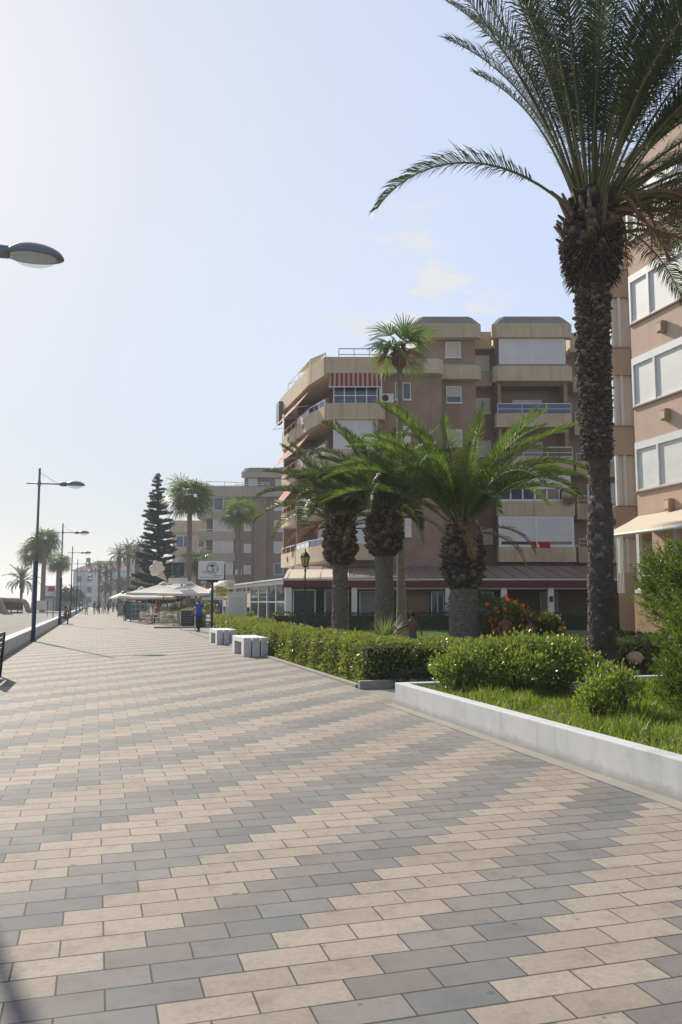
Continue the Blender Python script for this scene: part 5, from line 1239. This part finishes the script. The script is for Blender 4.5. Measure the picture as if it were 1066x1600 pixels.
for i, (x, y, where) in enumerate(tabs):
    if tab0 is None:
        tab0 = thing('terrace_table', (x, y, 0), 'small pale table ' + where, 'table', 'restaurant terrace tables')
        b = MB(); b.box(x - .4, x + .4, y - .4, y + .4, .72, .75); b.build('tabletop', M['creamroof'], tab0, bevel=.01); b = MB(); b.tube([(x, y, .03), (x, y, .72)], .035, 8); b.build('leg', M['steel'], tab0); b = MB(); b.lathe([(.26, 0), (.26, .02), (.05, .05)], (x, y), 12); b.build('foot', M['steel'], tab0)
    else: copy_tree(tab0, loc=(x, y, 0), label='small pale table ' + where)
    for k in range(4):
        a = R_(20 + 90 * k + 13 * i); rz = math.degrees(a) + 90; q = (x + .68 * math.cos(a), y + .68 * math.sin(a), 0); lb = 'cream plastic chair drawn up to the table ' + where
        if ch0 is None: ch0 = chair(q[0], q[1], rz, lb, 'cream chairs ' + where)
        else: c = copy_tree(ch0, loc=q, rotz=rz, label=lb); c['group'] = 'cream chairs ' + where
tag(MB().box(3.4, 5.9, 51.3, 51.45, .0, .1).build('terrace_edge', M['kerb']), 'low grey threshold beam along the front of the terrace', 'threshold')
def board(x, y, rz, w, h, label, frame_m, face_m, lines=(), legs=True):
    r = thing('menu_board', (x, y, 0), label, 'menu board', 'menu boards outside the terrace'); r.rotation_euler = (0, 0, R_(rz))
    def ob(nm, b, m): o = b.build(nm, m); o.parent = r; return o
    for yy, sg in ((0, 1),):
        b = MB(); b.box(-w / 2, -w / 2 + .05, -.03, .02, .05, h); b.box(w / 2 - .05, w / 2, -.03, .02, .05, h); b.box(-w / 2, w / 2, -.03, .02, h - .05, h + .0); b.box(-w / 2 + .05, w / 2 - .05, -.03, .02, .18, .23); ob('frame', b, frame_m)
        b = MB(); b.box(-w / 2 + .05, w / 2 - .05, -.012, .005, .23, h - .05); ob('panel', b, face_m)
    b = MB()
    for s_ in (-1, 1): b.bar((s_ * (w / 2 - .03), .02, h - .1), (s_ * (w / 2 - .03), .35, 0), .03)
    ob('prop', b, frame_m)
    for (x0, x1, z0, z1, mm) in lines: b = MB(); b.box(x0, x1, -.018, -.0125, z0, z1); ob('picture', b, mm)
board(5.0, 47.5, -14, .85, 1.15, 'black chalk menu board with a pale frame next to the man in blue', M['shutfar'], M['black'], [(-.3, .25, .95 - .13 * k, .975 - .13 * k, M['steel']) for k in range(5)])
pm = [mat('menu_red', (.22, .06, .05), .6, .5, 9), mat('menu_green', (.10, .16, .08), .6, .5, 9), mat('menu_pale', (.26, .30, .33), .6, .3, 6), mat('menu_blue', (.06, .14, .22), .6, .4, 6)]
for i, (x, y, lb, mm) in enumerate(((3.15, 66, 'colourful food picture board at the near end of the row', pm[2]), (2.9, 69.3, 'blue framed menu board beside the woman in brown', pm[3]), (2.75, 88, 'pale grey menu board farther along the terrace front', pm[2]))):
    board(x, y, -8, 1.2, 1.55, lb, M['bluepole'], mm, [(-.5 + .34 * (k % 3), -.22 + .34 * (k % 3), .35 + .36 * (k // 3), .62 + .36 * (k // 3), pm[(k + i) % 2] if (k + i) % 3 else pm[3]) for k in range(9)] if i < 2 else [])
# shop-front clutter behind the terrace: pink and red display stand
for i, (x, y, c, lb) in enumerate(((4.3, 92, (.42, .12, .12), 'red display stand under the far parasols'), (4.0, 82, (.40, .22, .3), 'pinkish display stand under the parasols'), (6.5, 80, (.28, .14, .10), 'brown kiosk counter at the back of the terrace'))):
    r = thing('display_stand', (x, y, 0), lb, 'stand'); m_ = mat('stand_colour', c, .8, .25, 3)
    b = MB(); b.box(x - .8, x + .8, y, y + .5, .0, 1.1); b.build('counter', m_, r); b = MB(); b.box(x - .75, x - .7, y, y + .05, 1.1, 2.1); b.box(x + .7, x + .75, y, y + .05, 1.1, 2.1); b.box(x - .8, x + .8, y - .02, y + .1, 1.75, 2.1); b.build('header', m_, r)
    b = MB()
    for k in range(12): b.box(x - .72 + (k % 6) * .25, x - .55 + (k % 6) * .25, y - .06, y - .005, .35 + .4 * (k // 6), .65 + .4 * (k // 6))
    b.build('goods', pm[i % 3], r)

# giant ice cream cone figure
IC = thing('ice_cream_sign', (5.4, 76.6, 3.3), 'giant pale ice cream cone figure above the parasols', 'sign')
ax = np.array((-.72, .0, .69)); tip = np.array((6.15, 76.4, 3.45))
cone = MB(); pts = [tip + ax * s_ for s_ in (0, .4, .8, 1.15)]; cone.tube(pts, [.03, .17, .31, .40], 16); cone.build('cone', mat('wafer', (.52, .40, .30), .8, .15, 8), IC, True)
b = MB(); t0 = tip + ax * 1.2
for dx, dz, r_ in ((-.1, .05, .45), (-.42, .28, .36), (-.05, .48, .4), (.28, .30, .33), (-.38, -.12, .28), (-.2, .75, .28), (.2, .72, .22)): b.ell(t0 + np.array((dx, -.05, dz)), (r_, r_, r_ * .92), 16, 10)
b.build('scoops', mat('ice_cream_white', (.68, .60, .54), .7, .08, 3), IC, True)
b = MB(); b.bar((6.2, 76.45, 0), (6.15, 76.4, 3.5), .12); b.build('post', M['steel'], IC)

# signs
def post_sign(root, x, y, h, r_, m): MB().tube([(x, y, 0), (x, y, h)], r_, 10).build('post', m, root)
BS = thing('billboard', (6.75, 50.2, 0), 'white billboard with a round black palm emblem on a dark post', 'sign'); FB = frame(6.68, 50.18, -16.43)
post_sign(BS, 6.72, 50.25, 2.9, .075, M['black'])
b = MB(FB); b.box(-.86, .78, -.03, .09, 2.86, 2.92); b.box(.74, .79, -.05, .1, 2.92, 3.85); b.box(-.3, .35, -.02, .1, 2.74, 2.86); b.build('frame', M['black'], BS)
MB(FB).box(-.84, .74, -.02, .08, 2.92, 4.05).build('panel', M['white'], BS)
b = MB(FB); ph = np.linspace(0, 2 * np.pi, 41); cx0, cz0, yy = .02, 3.58, -.03
for p, q in zip(ph[:-1], ph[1:]): b.bar((cx0 + .34 * math.cos(p), yy, cz0 + .34 * math.sin(p)), (cx0 + .34 * math.cos(q), yy, cz0 + .34 * math.sin(q)), .045, .012)
for k in range(7): a = R_(20 + 23 * k); b.bar((cx0 - .02, yy, cz0 + .12), (cx0 - .02 + .22 * math.cos(a), yy, cz0 + .12 + .13 * math.sin(a)), .07, .012)
b.bar((cx0, yy, cz0 + .1), (cx0 + .06, yy, cz0 - .2), .04, .012); b.bar((cx0 - .26, yy, cz0 - .14), (cx0 + .12, yy, cz0 - .17), .05, .012); b.bar((cx0 - .2, yy, cz0 - .22), (cx0 + .2, yy, cz0 - .24), .05, .012); b.bar((cx0 + .0, yy, cz0 - .06), (cx0 + .28, yy, cz0 - .06), .05, .012)
b.build('emblem', M['black'], BS)
def text(root, s_, p, rotz, size, m, name='lettering', extr=.004):
    cu = bpy.data.curves.new(name, 'FONT'); cu.body = s_; cu.size = size; cu.extrude = extr; cu.align_x = 'CENTER'; cu.align_y = 'CENTER'; cu.materials.append(m)
    me_ob = bpy.data.objects.new(name, cu); COL.objects.link(me_ob)
    me = bpy.data.meshes.new_from_object(me_ob.evaluated_get(bpy.context.evaluated_depsgraph_get())); bpy.data.objects.remove(me_ob)
    o = bpy.data.objects.new(name, me); COL.objects.link(o); o.parent = root; o.rotation_euler = (R_(90), 0, R_(rotz)); o.location = Vector(p) - world_origin(root); return o
def f2(F, s_, w, z): return tuple(np.array((s_, w, z)) @ F[0].T + F[1])
b = MB(FB); b.box(-.72, .5, -.03, -.021, 3.05, 3.075); b.box(.1, .6, -.03, -.021, 3.14, 3.17); b.box(-.62, -.35, -.03, -.021, 3.38, 3.41); b.box(-.58, -.3, -.03, -.021, 3.30, 3.325); b.build('small_print', M['steel'], BS)
YS = thing('arrow_sign', (6.55, 45, 0), 'yellow arrow shaped sign with dark green letters above the hedge', 'sign'); FY = frame(6.58, 45.05, -16.43)
post_sign(YS, 6.62, 45.12, 2.2, .03, M['white'])
b = MB(FY); pr = [(-.36, 1.86), (.2, 1.86), (.42, 2.08), (.2, 2.33), (-.36, 2.33)]; n = 5; b.add([(a_, 0, c_) for a_, c_ in pr] + [(a_, .04, c_) for a_, c_ in pr], [np.arange(n), np.arange(n)[::-1] + n, [((i + 1) % n, i, i + n, (i + 1) % n + n) for i in range(n)]]); b.build('panel', mat('yellow_sign', (.58, .50, .10), .6, .08, 3), YS)
dg = mat('dark_green_letters', (.04, .07, .02), .7); text(YS, 'GLASS', f2(FY, -.04, -.008, 2.20), -16.43, .22, dg); text(YS, 'ICE', f2(FY, 0.0, -.008, 1.99), -16.43, .19, dg)
WC = thing('white_cabinet', (6.8, 41.8, 0), 'white service cabinet standing behind the clipped hedge', 'cabinet'); FW = frame(6.38, 41.95, -16.43)
MB(FW).box(0, .92, 0, .6, 0, 1.98).build('body', M['white'], WC, bevel=.01); MB(FW).box(-.03, .95, -.03, .63, 1.98, 2.04).build('lid', M['white'], WC); MB(FW).box(.08, .84, -.02, -.002, .2, 1.85).build('door', M['shutfar'], WC)
DS = thing('signpost', (6.05, 62, 0), 'brown post carrying a dark green panel with pale lines above the parasols', 'sign'); FD = frame(6.05, 62, -16.43)
post_sign(DS, 6.05, 62.05, 3.6, .06, M['maroon'])
b = MB(FD); b.box(-.75, -.70, -.05, 0, 3.45, 4.5); b.box(.15, .2, -.05, 0, 3.45, 4.5); b.box(-.70, .15, -.05, 0, 4.45, 4.5); b.box(-.7, .15, -.05, 0, 3.45, 3.5); b.build('frame', M['steel'], DS)
MB(FD).box(-.7, .15, -.03, -.01, 3.5, 4.45).build('panel', mat('dark_green_panel', (.03, .06, .05), .4), DS)
b = MB(FD)
for p, q in (((-.6, 3.6), (-.3, 3.95)), ((-.3, 3.95), (0.05, 3.6)), ((-.6, 4.3), (-.3, 3.95)), ((-.3, 3.95), (.05, 4.3)), ((-.28, 3.55), (-.28, 4.4)), ((-.65, 3.98), (.1, 3.98))): b.bar((p[0], -.04, p[1]), (q[0], -.04, q[1]), .04, .012)
b.build('emblem', M['steel'], DS); MB(FD).box(-1.0, .4, -.06, .0, 2.9, 3.35).build('lower_panel', M['shutfar'], DS)
b = MB(); b.bar((7.1, 42.5, 0), (7.1, 42.5, 2.2), .05); tag(b.build('cane_pole', M['tan']), 'thin tan pole standing in front of the white cabinet', 'pole')

# ------------------------------------------------------------------ beach side and far vegetation
def simple_palm(x, y, z, h, L_, n, label, seed, group=None, rt=.25, leaf='frond'):
    global rng
    keep = rng; rng = np.random.default_rng(seed); r = thing('far_palm', (x, y, z), label, 'palm tree', group)
    b = MB(); path = lambda q: np.array((x, y, q)); ringed(b, path, lambda q: rt * (1 + .4 * math.exp(-(q - z) / .5)), z, z + h, .2, 10, .06, 0, .04, .4); boots(b, path, (z + h * .75, z + h), lambda q: rt * 1.25, 60, .3, .2); b.build('trunk', M['trunk'], r)
    b = MB()
    for (az, e_, lf, dr) in ring_fronds(n, seed, (80, -15), (35, 100)): frond(b, (x, y, z + h), R_(az), R_(e_), L_ * lf, R_(dr), 34, .62, .07, rr=.05, start=.12, lift=.3)
    b.build('crown', [M[leaf], M['rachis']], r); rng = keep; return r
simple_palm(-13.6, 168, -.5, 6.0, 3.6, 34, 'spreading palm on the beach at the left of the picture', 51)
fan_palm('fan_palm', -9.6, 143, -.4, 9.2, .42, .34, 'shaggy fan palm on the beach behind the near lamp post', 44, 1.9, 52, 14)
fan_palm('fan_palm', -8.2, 141, -.4, 11.2, .42, .32, 'taller shaggy fan palm on the beach right beside the shorter one', 44, 1.9, 53, 14)
fan_palm('fan_palm', -6.4, 152, -.4, 8.1, .36, .34, 'round headed fan palm behind the second lamp post', 46, 1.5, 54, 14)
far = simple_palm(10.5, 216, 0, 14.5, 3.8, 40, 'lone palm rising above the roof of the far white building', 55, 'far palms at the end of the promenade', .35)
for i, (x, y, s_, lb) in enumerate(((.6, 196, .62, 'small grey palm nearest the lamp posts before the far white building'), (2.0, 190, .58, 'second small palm in the hazy row before the far white building'), (4.6, 186, .80, 'third palm in the hazy row, darker and fuller'), (6.4, 182, .84, 'fourth palm in the hazy row left of the conifer'), (7.9, 178, .78, 'fifth palm in the hazy row close to the conifer'), (9.6, 175, .80, 'last palm of the hazy row half behind the conifer'), (3.3, 205, .66, 'pale palm behind the gap in the hazy row'), (8.9, 196, .86, 'tall palm at the back of the hazy row'))):
    copy_tree(far, loc=(x, y, 0), rotz=37 * i, label=lb, scale=s_)
bush('seaside_bush', [(-5.2, 158, 1.8, 1.9, 2, 2.2)], 1600, .35, 'hazy grey green bush on the beach side behind the second lamp', 'hedgedark', 'bush')
bush('seaside_bush', [(-4.4, 150, 1.2, 1.6, 2, 1.6)], 1100, .35, 'lower rounded bush by the wall just before the hazy grey green one', 'hedgedark', 'bush')
bush('seaside_bush', [(-4.4, 182, 1.8, 1.4, 3, 2.2)], 1200, .4, 'far grey green bush along the wall under the lamp row', 'hedgedark', 'bush')
bush('seaside_bush', [(-4.4, 205, 2, 1.4, 4, 2.4)], 1200, .4, 'farthest bush along the wall before the white building', 'hedgedark', 'bush')
bush('terrace_plant', [(6.8, 71, .8, .8, .5, .6)], 900, .14, 'green potted plant behind the terrace tables', 'shrub', 'plant')
bush('terrace_plant', [(8.2, 66, .9, .9, .6, .7)], 900, .14, 'green bush right of the terrace tables behind the brown signpost', 'shrub', 'plant')
bush('far_tree', [(5.4, 210, 3.5, 4.5, 3, 3.6)], 2000, .55, 'hazy round tree crown low behind the row of far palms', 'hedgedark', 'tree')
bush('far_tree', [(12, 190, 4.5, 4, 3, 4.5)], 2000, .55, 'broad hazy tree right behind the tall dark conifer', 'hedgedark', 'tree')
bush('far_tree', [(9, 160, 2.5, 3, 2, 2.6)], 1400, .5, 'smaller dark tree at the foot of the row of far palms', 'hedgedark', 'tree')
# thatched beach shelters with dark red fronts
def shelter(x0, x1, y, label):
    r = thing('beach_shelter', ((x0 + x1) / 2, y, -.3), label, 'shelter', 'thatched shelters on the beach')
    b = MB(); pts = [(q, y - .8, 1.78 + .05 * math.sin(q * 1.3)) for q in np.linspace(x0, x1 - .4, 20)] + [(x1, y - .8, 1.62), (x1 + .35, y - .8, 1.1), (x1 + .6, y - .8, .4), (x1 + 1.1, y - .8, -.05), (x1 + 1.8, y - .8, -.3)]
    b.tube(pts, [.36 + .04 * math.sin(i * 1.9) for i in range(20)] + [.38, .4, .42, .4, .25], 12, 0, True, .04); b.box(x0, x1 - .5, y - .9, y + 2.2, 1.5, 1.9); b.build('thatch', mat('thatch', (.34, .27, .16), 1, .3, 1.5, .8, 5), r, True)
    b = MB(); b.box(x0, x1 - .1, y - 1.0, y - .6, .35, 1.55); b.build('front', mat('dark_red_boards', (.13, .035, .035), .9, .3, .8), r)
    b = MB()
    for k in range(12): q = x0 + (x1 - x0) * k / 12; b.box(q, q + .18, y - 1.1, y - 1.0, -.4, 1.5)
    b.box(x0, x1 - .1, y - 1.05, y - .6, -.4, .1); b.build('base', M['black'], r)
shelter(-24, -12.2, 118, 'thatched beach shelter with dark red front nearest the left edge'); shelter(-21, -10.2, 132, 'second thatched beach shelter half behind the lamp post')
r = thing('beach_kiosk', (-8, 166, -.4), 'hazy beach kiosk with a red and white sign between the lamp posts', 'kiosk')
MB().box(-9.6, -5.2, 166, 169, -.5, 2.3).build('body', M['shutfar'], r); MB().box(-10, -4.9, 165.4, 169.5, 2.3, 2.6).build('roof', M['soffit'], r)
b = MB(); b.box(-9.3, -7.4, 165.6, 165.8, 2.6, 4.6); s_ = b.build('sign_board', M['white'], r); MB().box(-8.7, -7.6, 165.5, 165.59, 3.5, 4.4).build('sign_panel', M['redcloth'], s_)
b = MB(); b.bar((-3.05, 66, -.4), (-3.05, 66, 1.9), .07); tag(b.build('beach_post', M['steel']), 'thin grey post standing on the beach behind the wall', 'post')
r = thing('beach_sign', (-5.6, 95, -.3), 'pale notice board on two posts on the beach', 'sign'); MB().box(-6.4, -4.9, 95, 95.08, .7, 1.7).build('panel', M['shutfar'], r); b = MB(); b.bar((-6.3, 95.04, -.4), (-6.3, 95.04, 1.7), .08); b.bar((-5, 95.04, -.4), (-5, 95.04, 1.7), .08); b.build('posts', M['steel'], r)

# ------------------------------------------------------------------ air
hz = MB(); hz.box(-1520, 1220, -80, 1520, -3.2, 25); m_ = bpy.data.materials.new('sea_haze'); m_.use_nodes = True; t_ = m_.node_tree; t_.nodes.clear()
o_ = t_.nodes.new('ShaderNodeOutputMaterial'); v_ = t_.nodes.new('ShaderNodeVolumePrincipled'); v_.inputs['Color'].default_value = (.86, .92, 1, 1); v_.inputs['Density'].default_value = .0005; v_.inputs['Anisotropy'].default_value = .2
t_.links.new(v_.outputs[0], o_.inputs['Volume']); h_ = hz.build('haze', m_); h_['kind'] = 'stuff'; h_.display_type = 'WIRE'
